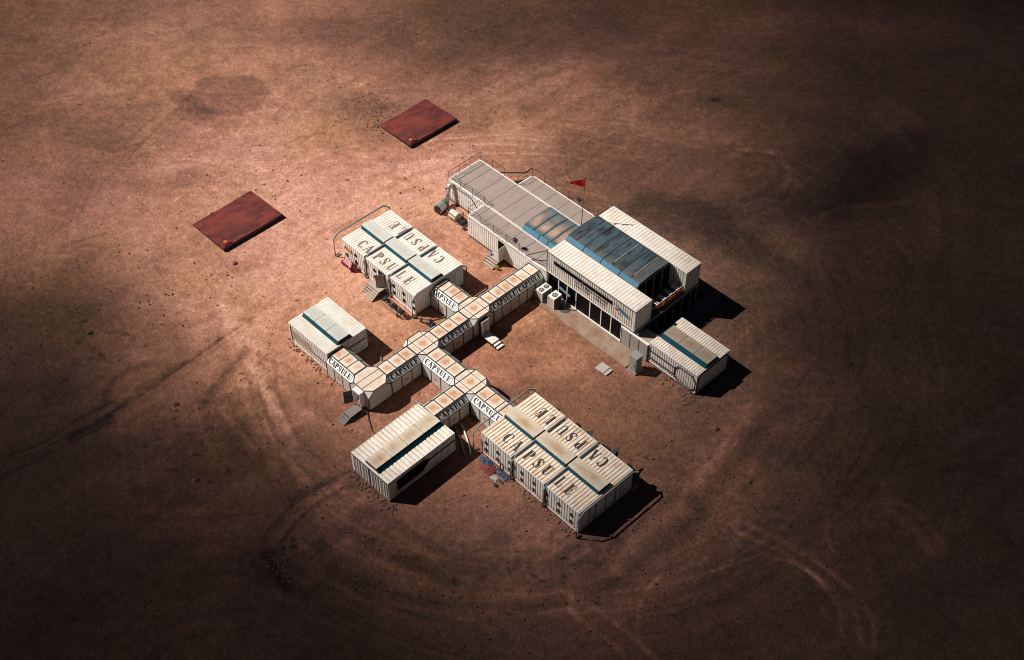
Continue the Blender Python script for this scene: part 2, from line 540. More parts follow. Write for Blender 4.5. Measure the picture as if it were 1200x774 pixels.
    patch(235, 205, 3.0, 1.6, e + .4, -0.12, 0.3)
    patch(330, 30, 9, 4, e, -0.22, 1.0, 0.7)
    patch(560, 60, 14, 5, e, -0.20, 1.2, 0.8)
    patch(420, 118, 3.4, 2.2, e, -0.18, 0.9, 0.8, 1.4)
    patch(435, 130, 2.6, 1.6, e, -0.18, 0.9, 0.8, 1.2)
    patch(962, 208, 10, 7.0, e + 0.1, -0.30, 0.5, 0.5)
    patch(1035, 195, 9, 3.4, e + 0.7, -0.30, 0.6, 0.4)
    patch(905, 245, 13, 3.0, e - 0.05, -0.25, 0.6, 0.5)
    patch(800, 255, 7, 3.2, e - 0.5, -0.38, 0.6, 0.5)
    patch(870, 290, 8, 2.2, e - 0.65, -0.35, 0.7, 0.5)
    patch(905, 185, 5, 3, e - 0.4, 0.22, 0.9, 0.6)
    patch(855, 215, 5, 2.4, e, 0.22, 0.9, 0.6)
    patch(1015, 20, 10, 3.4, e, 0.22, 0.9, 0.7)
    patch(1060, 42, 9, 3.4, e, 0.20, 0.9, 0.7)
    patch(845, 30, 8, 3.6, e, 0.22, 0.9, 0.7)
    patch(940, 118, 4, 2.2, e, 0.24, 0.9, 0.7)
    patch(780, 155, 6, 2.0, e - .2, 0.16, 0.9, 0.7)
    patch(60, 105, 7, 4, e, 0.15, 1.0, 0.7)
    patch(165, 195, 6, 2.5, e, 0.14, 1.0, 0.7)
    patch(480, 228, 9, 5, e, 0.12, 1.2, 0.7)
    patch(30, 450, 6, 4, e, -0.25, 1.0, 0.8)
    patch(200, 520, 7, 4, e, -0.22, 1.0, 0.9)
    patch(345, 530, 6, 5, e, -0.18, 1.0, 0.9)
    patch(585, 545, 6, 4, e, 0.18, 1.2, 0.5)
    patch(585, 630, 1.0, 0.8, e, -0.3, 0.6)
    patch(860, 395, 6, 3, e + .2, 0.12, 1, 0.8)
    patch(838, 118, 0.7, 0.5, e, -0.5, 0.7, 0.6, 0.6)
    patch(838, 118, 3.2, 1.6, e, -0.25, 0.9, 0.8, 1.2)
    patch(974, 112, 1.2, 0.7, e, -0.15, 0.9, 0.6, 0.8)
    patch(325, 668, 1.8, 3.0, e + 1.2, -0.35, 0.7, 0.8, 1.0)
    for _ in range(210):                                  # scrub, clods and oil spots
        px, py = random.uniform(0, 1200), random.uniform(0, 774)
        g = random.uniform(0.08, 0.26)
        patch(px, py, g, g * random.uniform(0.4, 0.9), random.random() * 3, -random.uniform(0.2, 0.5), 0.5, 0.5, 0.35)
    for cxp, cyp, n, spx in ((430, 125, 26, 26), (385, 92, 5, 6), (235, 520, 22, 30), (300, 420, 14, 40), (120, 420, 16, 40), (330, 650, 14, 16), (520, 640, 14, 30),
                             (640, 660, 16, 50), (455, 560, 14, 14), (1020, 440, 10, 40)):
        for _ in range(n):
            g = random.uniform(0.10, 0.30)
            patch(random.gauss(cxp, spx), random.gauss(cyp, spx * .6), g * 1.6, g * .7, random.random() * 3, -random.uniform(0.2, 0.5), 0.5, 0.6, 0.35)
    # the long dark rut from the lower left to the camp
    rut_ = [(-10, 552), (45, 533), (85, 508), (130, 484), (175, 452), (215, 425), (262, 392), (300, 365)]
    rr_ = random.Random(4)
    line(rut_, 1.3, -0.09, 0.03, 0.8)
    for k in range(11):
        a_ = rr_.randint(0, 4)
        b_ = rr_.randint(a_ + 2, 8)
        oy_ = rr_.gauss(0, 7)
        line([(x_ + rr_.gauss(0, 2), y_ + oy_ + rr_.gauss(0, 1.5)) for x_, y_ in rut_[a_:b_]], rr_.uniform(.10, .26), -rr_.uniform(.12, .26), .05, .6)
    line(rut_[2:6], .13, -.30, .08, .5)
    line([(x_, y_ + 4) for x_, y_ in rut_[2:6]], .12, -.28, .06, .5)
    line([(120, 475), (140, 440), (180, 425)], 0.4, -0.2, 0.03)
    line([(150, 470), (152, 520), (160, 580)], 0.22, 0.14, 0.02, pair=1.7)
    line([(240, 470), (270, 430), (290, 410)], 0.6, -0.28, 0.05, 0.6)
    line([(258, 480), (280, 505), (300, 525)], 0.3, 0.2, 0.02)
    # pale wheel tracks
    line([(276, 385), (290, 430), (305, 480), (330, 545), (350, 580)], 0.4, 0.13, 0.02, 0.5, 1.9)
    line([(285, 380), (300, 430), (322, 480), (345, 520)], 0.35, 0.11, 0.02)
    line([(262, 360), (300, 440), (340, 500)], 0.5, 0.15, 0.0)
    line([(300, 400), (350, 480), (395, 500)], 0.5, 0.12, 0.0)
    # curved ruts below the near cabin
    line([(318, 637), (340, 608), (365, 586), (395, 568), (412, 560)], 0.24, -0.27, 0.10, 0.5, 1.5)
    line([(325, 632), (347, 606), (372, 585), (400, 568)], 0.22, 0.25, -0.05, 0.4)
    line([(340, 588), (360, 574), (390, 564)], 0.4, -0.25, 0.06)
    line([(370, 585), (378, 615), (392, 640)], 0.3, 0.16, 0.0)
    line([(308, 648), (318, 660), (330, 680), (338, 690)], 0.3, -0.45, 0.08)
    # big curves at the lower right
    line([(868, 618), (905, 635), (950, 662), (985, 690), (1010, 720), (1015, 750)], 0.28, 0.40, 0.05, 0.3, 1.2)
    line([(900, 652), (940, 665), (968, 690), (984, 715), (984, 742)], 0.26, 0.42, 0.04, 0.3)
    line([(955, 700), (968, 724)], 0.2, 0.3, 0.02)
    line([(968, 610), (970, 630), (976, 645)], 0.2, 0.35, 0.02)
    line([(1050, 595), (1075, 612), (1095, 640)], 0.5, 0.22, 0.02, 0.6, 1.4)
    line([(680, 700), (710, 722), (745, 750), (775, 780)], 0.24, 0.30, 0.05, 0.3)
    line([(668, 715), (690, 733), (730, 765)], 0.24, 0.34, 0.05, 0.3)
    line([(746, 745), (748, 720), (756, 695), (775, 672)], 0.2, 0.3, 0.02)
    line([(700, 690), (760, 650), (830, 590), (880, 530), (925, 450)], 1.4, 0.20, 0.02, 0.6, 5.0)
    line([(740, 660), (800, 610), (860, 540), (895, 490)], 0.6, 0.22, 0.02, 0.5, 3.0)
    line([(400, 640), (450, 668), (520, 685), (600, 692), (670, 682), (730, 655), (800, 600)], 0.8, -0.26, 0.05, 0.6, 3.4)
    line([(430, 612), (500, 655), (580, 672), (650, 668), (710, 640)], 0.7, -0.24, 0.05, 0.6, 2.6)
    line([(420, 600), (480, 650), (560, 700), (660, 705)], 0.5, 0.14, 0.02, 0.6, 2.2)
    # right-hand loops
    line([(905, 360), (935, 345), (950, 325), (945, 300), (915, 285)], 0.8, 0.14, 0.02, 0.5, 2.2)
    line([(870, 235), (895, 225), (915, 205), (905, 185), (870, 180)], 0.4, 0.24, 0.03, 0.5, 1.7)
    line([(880, 250), (910, 238), (930, 215)], 0.3, 0.24, 0.03, 0.5, 1.2)
    line([(945, 258), (985, 242), (1030, 240), (1060, 238)], 0.5, 0.32, 0.03)
    line([(950, 254), (985, 238), (1020, 234)], 0.5, -0.3, 0.05)
    line([(560, 120), (680, 75), (780, 62), (900, 80)], 0.8, 0.12, 0.02, 0.6, 2.4)
    line([(1040, 130), (1090, 190), (1110, 280), (1085, 360)], 1.0, 0.12, 0.02, 0.6, 3.0)
    line([(420, 330), (370, 300), (340, 270), (370, 220), (440, 190), (520, 180)], 1.4, 0.10, 0.02, 0.6, 3.0)
    line([(395, 250), (460, 215), (520, 195)], 0.5, 0.12, 0.02, 0.6, 1.8)
    line([(548, 170), (600, 150), (660, 150)], 0.8, 0.08, 0.0, 0.6, 2.0)
    tr = random.Random(31)
    ccx, ccy = 620, 420
    for k in range(70):                                   # loops round the camp
        a0 = tr.uniform(-2.6, 2.6)
        da = tr.choice((-1, 1)) * tr.uniform(.25, .7)
        ra = tr.uniform(225, 420)
        g = tr.choice((1, 1, -1)) * tr.uniform(.05, .17)
        dr_ = tr.uniform(-30, 30)
        line([(ccx + (ra + dr_ * t) * math.cos(a0 + da * t) * 1.12, ccy + (ra + dr_ * t) * .72 * math.sin(a0 + da * t)) for t in (0, .25, .5, .75, 1)], tr.uniform(.10, .24), g, .015, .4, tr.choice((0, 1.7, 1.7)))
    for k in range(46):                                   # straight runs, mostly lower left to upper right
        x_, y_ = tr.uniform(0, 1150), tr.uniform(40, 740)
        if 400 < x_ < 800 and 210 < y_ < 560:
            continue
        an = tr.gauss(-.62, .35) if tr.random() < .7 else tr.uniform(-1.6, 1.6)
        ln = tr.uniform(40, 150)
        line([(x_ + ln * t * math.cos(an), y_ + ln * t * math.sin(an) * .8 + tr.gauss(0, 2)) for t in (0, .33, .66, 1)], tr.uniform(.10, .22), tr.choice((1, -1)) * tr.uniform(.05, .17), .015, .4, tr.choice((0, 1.7)))
    for k in range(60):                                   # wind scrapes on the pale dust at upper left
        x_, y_ = tr.uniform(20, 520), tr.uniform(10, 330)
        an = tr.gauss(-.35, .25)
        ln = tr.uniform(12, 45)
        line([(x_, y_), (x_ + ln * .5 * math.cos(an), y_ + ln * .5 * math.sin(an)), (x_ + ln * math.cos(an), y_ + ln * math.sin(an) + tr.gauss(0, 2))], tr.uniform(.1, .35), tr.choice((1, -1)) * tr.uniform(.06, .16), .01, .7)
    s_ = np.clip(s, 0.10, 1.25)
    # colour of soil tone and painted falloff together: dark brown -> red-brown -> pale orange
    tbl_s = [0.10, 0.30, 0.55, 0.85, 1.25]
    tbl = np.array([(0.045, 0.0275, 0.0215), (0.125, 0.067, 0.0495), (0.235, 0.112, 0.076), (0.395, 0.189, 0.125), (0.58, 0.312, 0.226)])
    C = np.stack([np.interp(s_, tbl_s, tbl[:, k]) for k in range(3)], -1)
    hue = fbm(X / 11 + 100, Y / 11 + 31, 4) - 0.5          # ochre here, pinkish grey there
    hue2 = fbm(X / 6 + 10, Y / 6 + 131, 4) - 0.5
    C[..., 1] *= 1 + 0.13 * hue
    C[..., 2] *= 1 + 0.24 * hue2 - 0.08 * hue
    yard = np.exp(-(np.hypot(X - 6, Y - 6) / 24.0) ** 2)    # redder, trodden earth between the buildings
    C[..., 1] *= 1 - 0.07 * yard
    C[..., 2] *= 1 - 0.11 * yard
    # trodden flat under the camp so everything stands on it
    ux_, uy_ = np.clip(np.abs(X - 4) - 32, 0, None), np.clip(np.abs(Y - 12) - 26, 0, None)
    flat = np.clip(np.hypot(ux_, uy_) / 14, 0, 1)
    far = np.clip(1 - (np.hypot(X, Y) - 140) / 100, 0, 1)
    Z = (hgt * (0.30 + 0.7 * flat) - 0.045 * (1 - flat)) * far
    Z = np.minimum(Z, 0.02 + flat * 9)
    v = np.stack([X, Y, Z], -1).reshape(-1, 3).astype(np.float32)
    idx = np.arange(nx * ny).reshape(ny, nx)
    q = np.stack([idx[:-1, :-1], idx[:-1, 1:], idx[1:, 1:], idx[1:, :-1]], -1).reshape(-1, 4)
    me = bpy.data.meshes.new('ground')
    me.vertices.add(len(v))
    me.vertices.foreach_set('co', v.ravel())
    me.loops.add(q.size)
    me.loops.foreach_set('vertex_index', q.ravel().astype(np.int32))
    me.polygons.add(len(q))
    me.polygons.foreach_set('loop_start', np.arange(0, q.size, 4, dtype=np.int32))
    me.polygons.foreach_set('use_smooth', np.ones(len(q), dtype=bool))
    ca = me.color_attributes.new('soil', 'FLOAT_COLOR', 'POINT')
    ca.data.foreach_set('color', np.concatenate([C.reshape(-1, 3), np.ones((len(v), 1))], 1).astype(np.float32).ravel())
    me.update(calc_edges=True)
    me.validate()
    o = bpy.data.objects.new('ground', me)
    COL.objects.link(o)
    o['kind'] = 'structure'
    m, nt, N, L, bs = nodes_of('desert_soil')
    a = N.new('ShaderNodeAttribute')
    a.attribute_name = 'soil'
    n1 = noise(nt, 1.5, 9, 0.78)
    n2 = noise(nt, 3.4, 3, 0.6)
    f = mathn(nt, 'MULTIPLY', mathn(nt, 'ADD', mathn(nt, 'MULTIPLY', n1, 1.5), 0.25), mathn(nt, 'ADD', mathn(nt, 'MULTIPLY', ramp(nt, n2, .3, .7), 0.46), 0.77))
    mul = N.new('ShaderNodeVectorMath')
    mul.operation = 'SCALE'
    L.new(a.outputs['Color'], mul.inputs[0])
    L.new(f, mul.inputs['Scale'])
    n4 = noise(nt, 1.1, 9, 0.72, (1, 1, 1))
    crisp = ramp(nt, n4, 0.47, 0.56)                        # hard-edged crusts of dust
    f = mathn(nt, 'MULTIPLY', f, mathn(nt, 'ADD', mathn(nt, 'MULTIPLY', crisp, 0.12), 0.94))
    L.new(f, mul.inputs['Scale'])
    peb = ramp(nt, noise(nt, 3.3, 5, 0.75), 0.64, 0.70)     # scattered dark pebbles
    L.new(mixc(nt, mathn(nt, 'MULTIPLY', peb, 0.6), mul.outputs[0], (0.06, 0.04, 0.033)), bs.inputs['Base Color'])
    bs.inputs['Roughness'].default_value = 1.0
    bs.inputs['Specular IOR Level'].default_value = 0.1
    b = N.new('ShaderNodeBump')
    b.inputs['Strength'].default_value = 0.9
    b.inputs['Distance'].default_value = 0.22
    L.new(mathn(nt, 'ADD', n1, mathn(nt, 'MULTIPLY', n2, 0.35)), b.inputs['Height'])
    L.new(b.outputs['Normal'], bs.inputs['Normal'])
    me.materials.append(m)
    return o


build_ground()

# ------------------------------------------------------------------ unseen absorber added above the camp, its thickness shaped to dim the outer ground
ABSORBER_Z, SIGMA = 240.0, 0.045
SUN_PASS = [(450, 230, 1.0), (300, 200, .95), (500, 330, 1.0), (600, 260, 1.0), (380, 380, .97), (480, 520, .97), (640, 500, 1.0), (600, 560, .9), (680, 600, .86), (760, 300, 1.0), (815, 310, .97),
       (810, 420, .88), (700, 400, .97), (100, 250, .66), (50, 60, .55), (300, 60, 1.0), (450, 20, .6), (700, 20, .32), (650, 100, .66), (250, 400, .90), (200, 300, 1.0), (330, 330, 1.0), (250, 30, 1.0), (420, 170, 1.0), (390, 490, .92), (50, 400, .24),
       (300, 500, .50), (50, 550, .07), (300, 600, .22), (50, 700, .04), (300, 700, .12), (600, 650, .42), (600, 740, .12), (800, 200, .44), (900, 100, .24),
       (1000, 30, .14), (1100, 100, .10), (1150, 400, .06), (900, 300, .34), (900, 450, .34), (800, 560, .36), (1000, 550, .16), (1100, 700, .06), (850, 700, .12),
       (1250, 600, .05), (1250, 100, .06), (600, 900, .06), (-80, 700, .05), (200, 850, .06), (1000, 850, .05), (-100, 400, .18), (-100, 100, .35), (0, 0, .38), (0, 200, .5), (250, -20, .5), (600, 0, .36), (850, 0, .15), (1000, 0, .09), (1200, 0, .05),
       (1000, 300, .17), (1050, 200, .11), (1100, 500, .07), (1200, 250, .05), (400, -150, .3), (900, -150, .05), (-300, 200, .1), (0, -150, .3)]


def build_absorber():
    n = 190
    ax_ = np.linspace(-1, 1, n)
    ax_ = 190 * ax_ + 2700 * ax_ ** 3
    gx, gy = np.meshgrid(ax_ - 5, ax_ + 55)
    T = field(SUN_PASS, gx, gy, 8.0)
    T = np.clip(T * 1.04, 0.03, 1.0)
    th = -np.log(T) / SIGMA * math.sin(SUN_EL)
    edge = (2890 - np.maximum(np.abs(gx + 5), np.abs(gy - 55))) / 400.0
    th = th * np.clip(edge, 0, 1) ** 0.7
    lump = 5 * (fbm(gx / 60, gy / 60, 3) - 0.5)
    mid = ABSORBER_Z + lump
    sh = 1.0 / math.tan(SUN_EL)
    sx, sy = math.cos(SUN_AZ) * sh, math.sin(SUN_AZ) * sh
    lo, hi = mid - th * 0.4, mid + th * 0.6 + 0.02
    vt = np.stack([gx + sx * mid, gy + sy * mid, hi], -1).reshape(-1, 3)
    vb = np.stack([gx + sx * mid, gy + sy * mid, lo], -1).reshape(-1, 3)
    idx = np.arange(n * n).reshape(n, n)
    q = np.stack([idx[:-1, :-1], idx[:-1, 1:], idx[1:, 1:], idx[1:, :-1]], -1).reshape(-1, 4)
    qb = q[:, ::-1] + n * n
    rim = np.concatenate([idx[0, :], idx[1:, -1], idx[-1, -2::-1], idx[-2:0:-1, 0]])
    rim2 = np.roll(rim, -1)
    qs = np.stack([rim2, rim, rim + n * n, rim2 + n * n], -1)
    me = bpy.data.meshes.new('unseen_absorber')
    me.from_pydata(np.concatenate([vt, vb]).tolist(), [], np.concatenate([q, qb, qs]).tolist())
    for p in me.polygons:
        p.use_smooth = True
    o = bpy.data.objects.new('unseen_absorber', me)
    COL.objects.link(o)
    o['kind'] = 'structure'
    m, nt, N, L, bs = nodes_of('absorber_volume')
    N.remove(bs)
    ab = N.new('ShaderNodeVolumeAbsorption')
    ab.inputs['Color'].default_value = (0.0, 0.0, 0.0, 1)
    ab.inputs['Density'].default_value = SIGMA
    L.new(ab.outputs[0], N['Material Output'].inputs['Volume'])
    me.materials.append(m)


build_absorber()


# ------------------------------------------------------------------ stencil lettering
def strip(pts, ws):
    out = []
    n = len(pts)
    L_, R_ = [], []
    for i in range(n):
        a, c = pts[max(i - 1, 0)], pts[min(i + 1, n - 1)]
        dx, dy = c[0] - a[0], c[1] - a[1]
        l = math.hypot(dx, dy) or 1
        w = ws[i] if hasattr(ws, '__len__') else ws
        L_.append((pts[i][0] - dy / l * w / 2, pts[i][1] + dx / l * w / 2))
        R_.append((pts[i][0] + dy / l * w / 2, pts[i][1] - dx / l * w / 2))
    for i in range(n - 1):
        out.append([R_[i], R_[i + 1], L_[i + 1], L_[i]])
    return out


def rect(x0, y0, x1, y1):
    return [[(x0, y0), (x1, y0), (x1, y1), (x0, y1)]]


def arc(cx, cy, rx, ry, a0, a1, wf, n=14):
    t = [R(a0 + (a1 - a0) * i / n) for i in range(n + 1)]
    return strip([(cx + rx * math.cos(a), cy + ry * math.sin(a)) for a in t], [wf(a) for a in t])


GLYPH = dict(
    C=arc(.38, .5, .27, .46, 38, 322, lambda a: .055 + .19 * max(0, -math.cos(a)) ** 1.2) + rect(.56, .64, .62, .95) + rect(.56, .05, .62, .24),
    A=strip([(.07, .03), (.34, 1)], .065) + strip([(.33, 1), (.62, 0)], .21) + rect(.18, .30, .45, .36) + rect(-.02, 0, .2, .05) + rect(.46, 0, .78, .05),
    P=rect(.1, 0, .31, 1) + rect(.0, 0, .4, .05) + rect(.0, .95, .36, 1) + arc(.36, .74, .2, .235, 88, -88, lambda a: .05 + .17 * max(0, math.cos(a))),
    S=strip([(.57, .74), (.5, .9), (.35, .96), (.2, .89), (.16, .76), (.26, .62), (.42, .46), (.52, .3), (.48, .12), (.33, .03), (.17, .09), (.09, .26)],
            [.05, .06, .07, .12, .16, .22, .24, .18, .12, .07, .06, .05]) + rect(.56, .68, .61, .96) + rect(.05, .03, .1, .3),
    U=rect(.1, .26, .31, 1) + rect(.55, .26, .615, 1) + rect(.0, .95, .4, 1) + rect(.45, .95, .7, 1) + arc(.385, .27, .185, .22, 180, 360, lambda a: .06 + .14 * max(0, -math.cos(a))),
    L=rect(.1, 0, .31, 1) + rect(.0, .95, .42, 1) + rect(.0, 0, .62, .055) + rect(.565, 0, .62, .32),
    E=rect(.1, 0, .31, 1) + rect(.0, .945, .6, 1) + rect(.0, 0, .62, .055) + rect(.36, .48, .5, .54) + rect(.48, .38, .53, .64) + rect(.55, .7, .6, 1) + rect(.565, 0, .62, .32),
    X=strip([(.05, 1), (.6, 0)], .2) + strip([(.58, 1), (.07, 0)], .065) + rect(-.03, .95, .28, 1) + rect(.42, 0, .7, .05),
    I=rect(.2, 0, .42, 1) + rect(.08, .95, .54, 1) + rect(.08, 0, .54, .05),
    T=rect(.24, 0, .45, 1) + rect(.02, .945, .67, 1) + rect(.12, 0, .57, .05) + rect(.02, .7, .075, 1) + rect(.615, .7, .67, 1),
)


def letter(mb, ch, o, u, v, h, hw=None):
    """letter centred at o, u along the line, v up the letter, h tall"""
    o, u, v = Vector(o), Vector(u), Vector(v)
    hw = hw or h
    nrm = u.cross(v).normalized()
    for k, poly in enumerate(GLYPH[ch]):
        mb.poly([o + u * ((x - .33) * hw) + v * ((y - .5) * h) + nrm * (0.0006 * k) for x, y in poly])


# ------------------------------------------------------------------ containers
def container(root, x0, x1, y0, y1, z0, z1, ridge='x', roof_m='roof_mid', wall_m='wall_rust', period=0.29, depth=0.05, wall_period=0.3, holes=()):
    """corrugated shell: roof, four walls, corner posts and rails. ridge: axis along which the roof ridges repeat"""
    i = 0.06
    r = MB()
    if ridge == 'x':
        r.corr((x0 + i, y0 + i, z1), (1, 0, 0), (0, 1, 0), (0, 0, 1), x1 - x0 - 2 * i, y1 - y0 - 2 * i, period, depth, segs=8)
    else:
        r.corr((x0 + i, y0 + i, z1), (0, 1, 0), (1, 0, 0), (0, 0, 1), y1 - y0 - 2 * i, x1 - x0 - 2 * i, period, depth, segs=8)
    ro = r.build('roof', M[roof_m], root)
    w = MB()
    zb, zt = z0 + 0.1, z1 - 0.07
    w.corr((x0 + i, y0 + .02, zb), (1, 0, 0), (0, 0, 1), (0, -1, 0), x1 - x0 - 2 * i, zt - zb, wall_period, 0.05, segs=5, foot=1.3)
    w.corr((x0 + i, y1 - .02, zb), (1, 0, 0), (0, 0, 1), (0, 1, 0), x1 - x0 - 2 * i, zt - zb, wall_period, 0.05, segs=5, foot=1.3)
    w.corr((x0 + .02, y0 + i, zb), (0, 1, 0), (0, 0, 1), (-1, 0, 0), y1 - y0 - 2 * i, zt - zb, wall_period, 0.05, segs=5, foot=1.3)
    w.corr((x1 - .02, y0 + i, zb), (0, 1, 0), (0, 0, 1), (1, 0, 0), y1 - y0 - 2 * i, zt - zb, wall_period, 0.05, segs=5, foot=1.3)
    wo = w.build('wall', M[wall_m], root)
    f = MB()
    p = 0.11
    for (a, b) in ((x0, y0), (x1 - p, y0), (x0, y1 - p), (x1 - p, y1 - p)):
        f.box(a, b, z0 + .1, a + p, b + p, z1 - .062)
    for (za, zb_) in ((z0, z0 + 0.1), (z1 - 0.06, z1 + .012)):
        f.box(x0 - .004, y0 - .004, za, x1 + .004, y0 + .07, zb_)
        f.box(x0 - .004, y1 - .07, za, x1 + .004, y1 + .004, zb_)
        f.box(x0 - .004, y0 + .07, za, x0 + .07, y1 - .07, zb_)
        f.box(x1 - .07, y0 + .07, za, x1 + .004, y1 - .07, zb_)
    f.build('frame', M[wall_m], root)
    ft = MB()
    for (a, b) in ((x0, y0), (x1 - .3, y0), (x0, y1 - .3), (x1 - .3, y1 - .3), ((x0 + x1) / 2, y0), ((x0 + x1) / 2, y1 - .3)):
        ft.box(a, b, -.1, a + .3, b + .3, z0 - .002)
    ft.pieces('foot', M['black'], root)
    return ro, wo


def skylight(root, a0, a1, near_b, near_t, far_t, far_b, zr, zt, lid, glass='teal', axis='x', cuts=(), nm='skylight'):
    """roof monitor; axis = the way it runs; near/far given across. One lid per pane length, glass strip on the near side"""
    def pt(a, c, z):
        return (a, c, z) if axis == 'x' else (c, a, z)
    body = MB()
    prof = [(near_b, zr), (near_t, zt - .03), (far_t, zt - .03), (far_b, zr)]
    body.prism([pt(a0 + .02, c, z) for c, z in prof], pt(a1 - a0 - .04, 0, 0))
    sk = body.build(nm, M['black'], root)
    edges = [a0] + list(cuts) + [a1]
    sgn = 1 if far_t > near_t else -1
    for k in range(len(edges) - 1):
        p, q = edges[k] + .025, edges[k + 1] - .025
        ld = MB()
        ld.sheet(pt(p, near_t - sgn * .06, zt), pt(q - p, 0, 0), pt(0, far_t - near_t + sgn * .1, 0), 8, 5,
                 lambda u, v: max(0.0, 1 - 1.9 * math.hypot((u - .5) * .9, (v - .5) * 1.1)))
        ld.prism([pt(p, near_t - sgn * .06, zt - .004), pt(q, near_t - sgn * .06, zt - .004), pt(q, near_t - sgn * .06, zt - .05), pt(p, near_t - sgn * .06, zt - .05)],
                 pt(0, far_t - near_t + sgn * .1, 0))
        ld.build('lid', M[lid], sk)
        g = MB()
        lo, hi = .08, .93
        def mixp(t, out):
            return (near_b + (near_t - near_b) * t - sgn * out, zr + (zt - .03 - zr) * t)
        (c0, z0), (c1, z1) = mixp(lo, .02), mixp(hi, .02)
        g.prism([pt(p + .05, c0, z0), pt(q - .05, c0, z0), pt(q - .05, c1, z1), pt(p + .05, c1, z1)], pt(0, -sgn * .012, .006))
        g.build('glass_strip', M[glass], sk)
    return sk


def hoop(mb, x, y0, y1, zt, out=0.33, r=.085, base=0.02, ch=.75, zch=.62):
    mb.tube([(x, y0 + .05, base + .12), (x, y0 - out, base + .12), (x, y0 - out, zt - zch), (x, y0 - out + ch, zt), (x, y1 + out - ch, zt), (x, y1 + out, zt - zch),
             (x, y1 + out, base + .12), (x, y1 - .05, base + .12)], r, 8)


def capsule_house(label, x0, x1, y0, y1, zt, rot, roof_m, wall_m, lid, yn, skx, cuts, letters, pz, per, door=None, end_gap=(.6, .3), glass='glass_teal', hoops=None, paint='paint_roof', port_mat='glass'):
    root = thing('capsule_house', label, 'building', ((x0 + x1) / 2, (y0 + y1) / 2, 0), 'three module capsule houses', rot)
    w = (x1 - x0) / 3
    g = .19
    for k in range(3):
        a, b = x0 + k * w + (g if k else 0), x0 + (k + 1) * w - (g if k < 2 else 0)
        md = bpy.data.objects.new('module', None)
        COL.objects.link(md)
        md.parent = root
        container(md, a, b, y0, y1, .12, zt, 'x', roof_m, wall_m, per, .02 if roof_m == 'roof_pale' else .04, .32)
        lt = MB()
        for (ch, lx) in letters[0][k]:
            letter(lt, ch, (lx, letters[1], zt + .02), (1, 0, 0), (0, 1, 0), 1.25, 1.05)
        lt.build('lettering', M[paint], md)
        lt = MB()
        for (ch, lx) in letters[2][k]:
            letter(lt, ch, (lx, letters[3], zt + .02), (-1, 0, 0), (0, -1, 0), 1.25, 1.05)
        lt.build('lettering', M[paint], md)
        for px in pz:
            if a - .05 < px < b + .05:
                for z in (.95, 1.95):
                    if door and abs(px - door[0]) < .75:
                        continue
                    h = MB()
                    n = 12
                    h.prism([(px + .2 * math.cos(2 * math.pi * j / n), y0 - .004, z + .25 * math.sin(2 * math.pi * j / n)) for j in range(n)], (0, -.03, 0))
                    h.build('porthole', M[port_mat], md)
    sp = MB()                                            # dark joints between the modules
    for k in (1, 2):
        sp.box(x0 + k * w - g + .01, y0 + .12, .2, x0 + k * w + g - .01, y1 - .12, zt - .12)
    sp.pieces('joint', M['black'], root)
    ed = [skx[0]] + list(cuts) + [skx[1]]
    for k in range(3):
        skylight(root, ed[k] + .06, ed[k + 1] - .06, yn[0], yn[1], yn[2], yn[3], zt + .004, zt + .46, lid, glass)
    for hx, out in (hoops or ((x0 - end_gap[0], .45), (x0 + w, .3), (x0 + 2 * w, .3), (x1 + end_gap[1], .4))):
        hp = MB()
        hoop(hp, hx, y0, y1, zt + (.2 if out > .44 else .16), out)
        if out >= .44:                                    # stays that tie the end hoops to the house
            s = 1 if hx > x1 else -1
            e = x1 if s > 0 else x0
            for yy in (y0 + .1, y1 - .1):
                hp.tube([(e - s * .02, yy, zt - .3), (hx, yy, zt - .3)], .04)
        hp.build('pipe_hoop', M['pipe'], root, True)
    return root


UL = capsule_house('long white three-module house with faded roof letters and an open grey door', -11.69, .12, 6.23, 12.92, 2.84, R(-.73), 'roof_pale', 'white', 'lid_grey',
                   (8.72, 8.9, 10.15, 10.3), (-11.6, -.05), (-7.72, -3.98),
                   ([[('C', -9.5), ('A', -8.47)], [('P', -6.9), ('S', -5.85), ('U', -4.75)], [('L', -3.14), ('E', -1.96)]], 7.34,
                    [[('E', -9.4), ('L', -8.2)], [('U', -6.95), ('S', -5.85), ('P', -4.65)], [('A', -3.2), ('C', -2.15)]], 11.66),
                   [-11.0 + 1.57 * k for k in range(8)], .33, door=(-5.05, 0), hoops=((-12.5, .5), (-7.75, .22), (-3.82, .22), (.22, .40)))
# the open door of that house and its dark opening
d = MB()
d.box(-5.55, 6.17, .75, -4.55, 6.215, 2.55)
d.build('doorway', M['glass'], UL)
d = MB()
hx, hy, ang = -4.55, 6.15, R(228)
ca, sa = math.cos(ang), math.sin(ang)
d.prism([(hx, hy, .75), (hx + ca * .95, hy + sa * .95, .75), (hx + ca * .95, hy + sa * .95, 2.55), (hx, hy, 2.55)], (sa * .05, -ca * .05, 0))
dr = d.build('door', M['grey_box'], UL)
d = MB()
for t, z, r in ((.35, 1.75, .1), (.72, 1.45, .2), (.1, 1.2, .06)):
    n = 10
    d.prism([(hx + ca * .95 * (t + r * .9 * math.cos(2 * math.pi * j / n)) + sa * .05, hy + sa * .95 * (t + r * .9 * math.cos(2 * math.pi * j / n)) - ca * .05, z + r * .6 * math.sin(2 * math.pi * j / n)) for j in range(n)],
            (sa * .02, -ca * .02, 0))
d.build('dark_patch', M['black'], dr)
# red blind in one porthole
d = MB()
d.box(-10.85, 6.13, 1.75, -10.1, 6.19, 2.25)
d.build('orange_vent', M['orange'], UL)

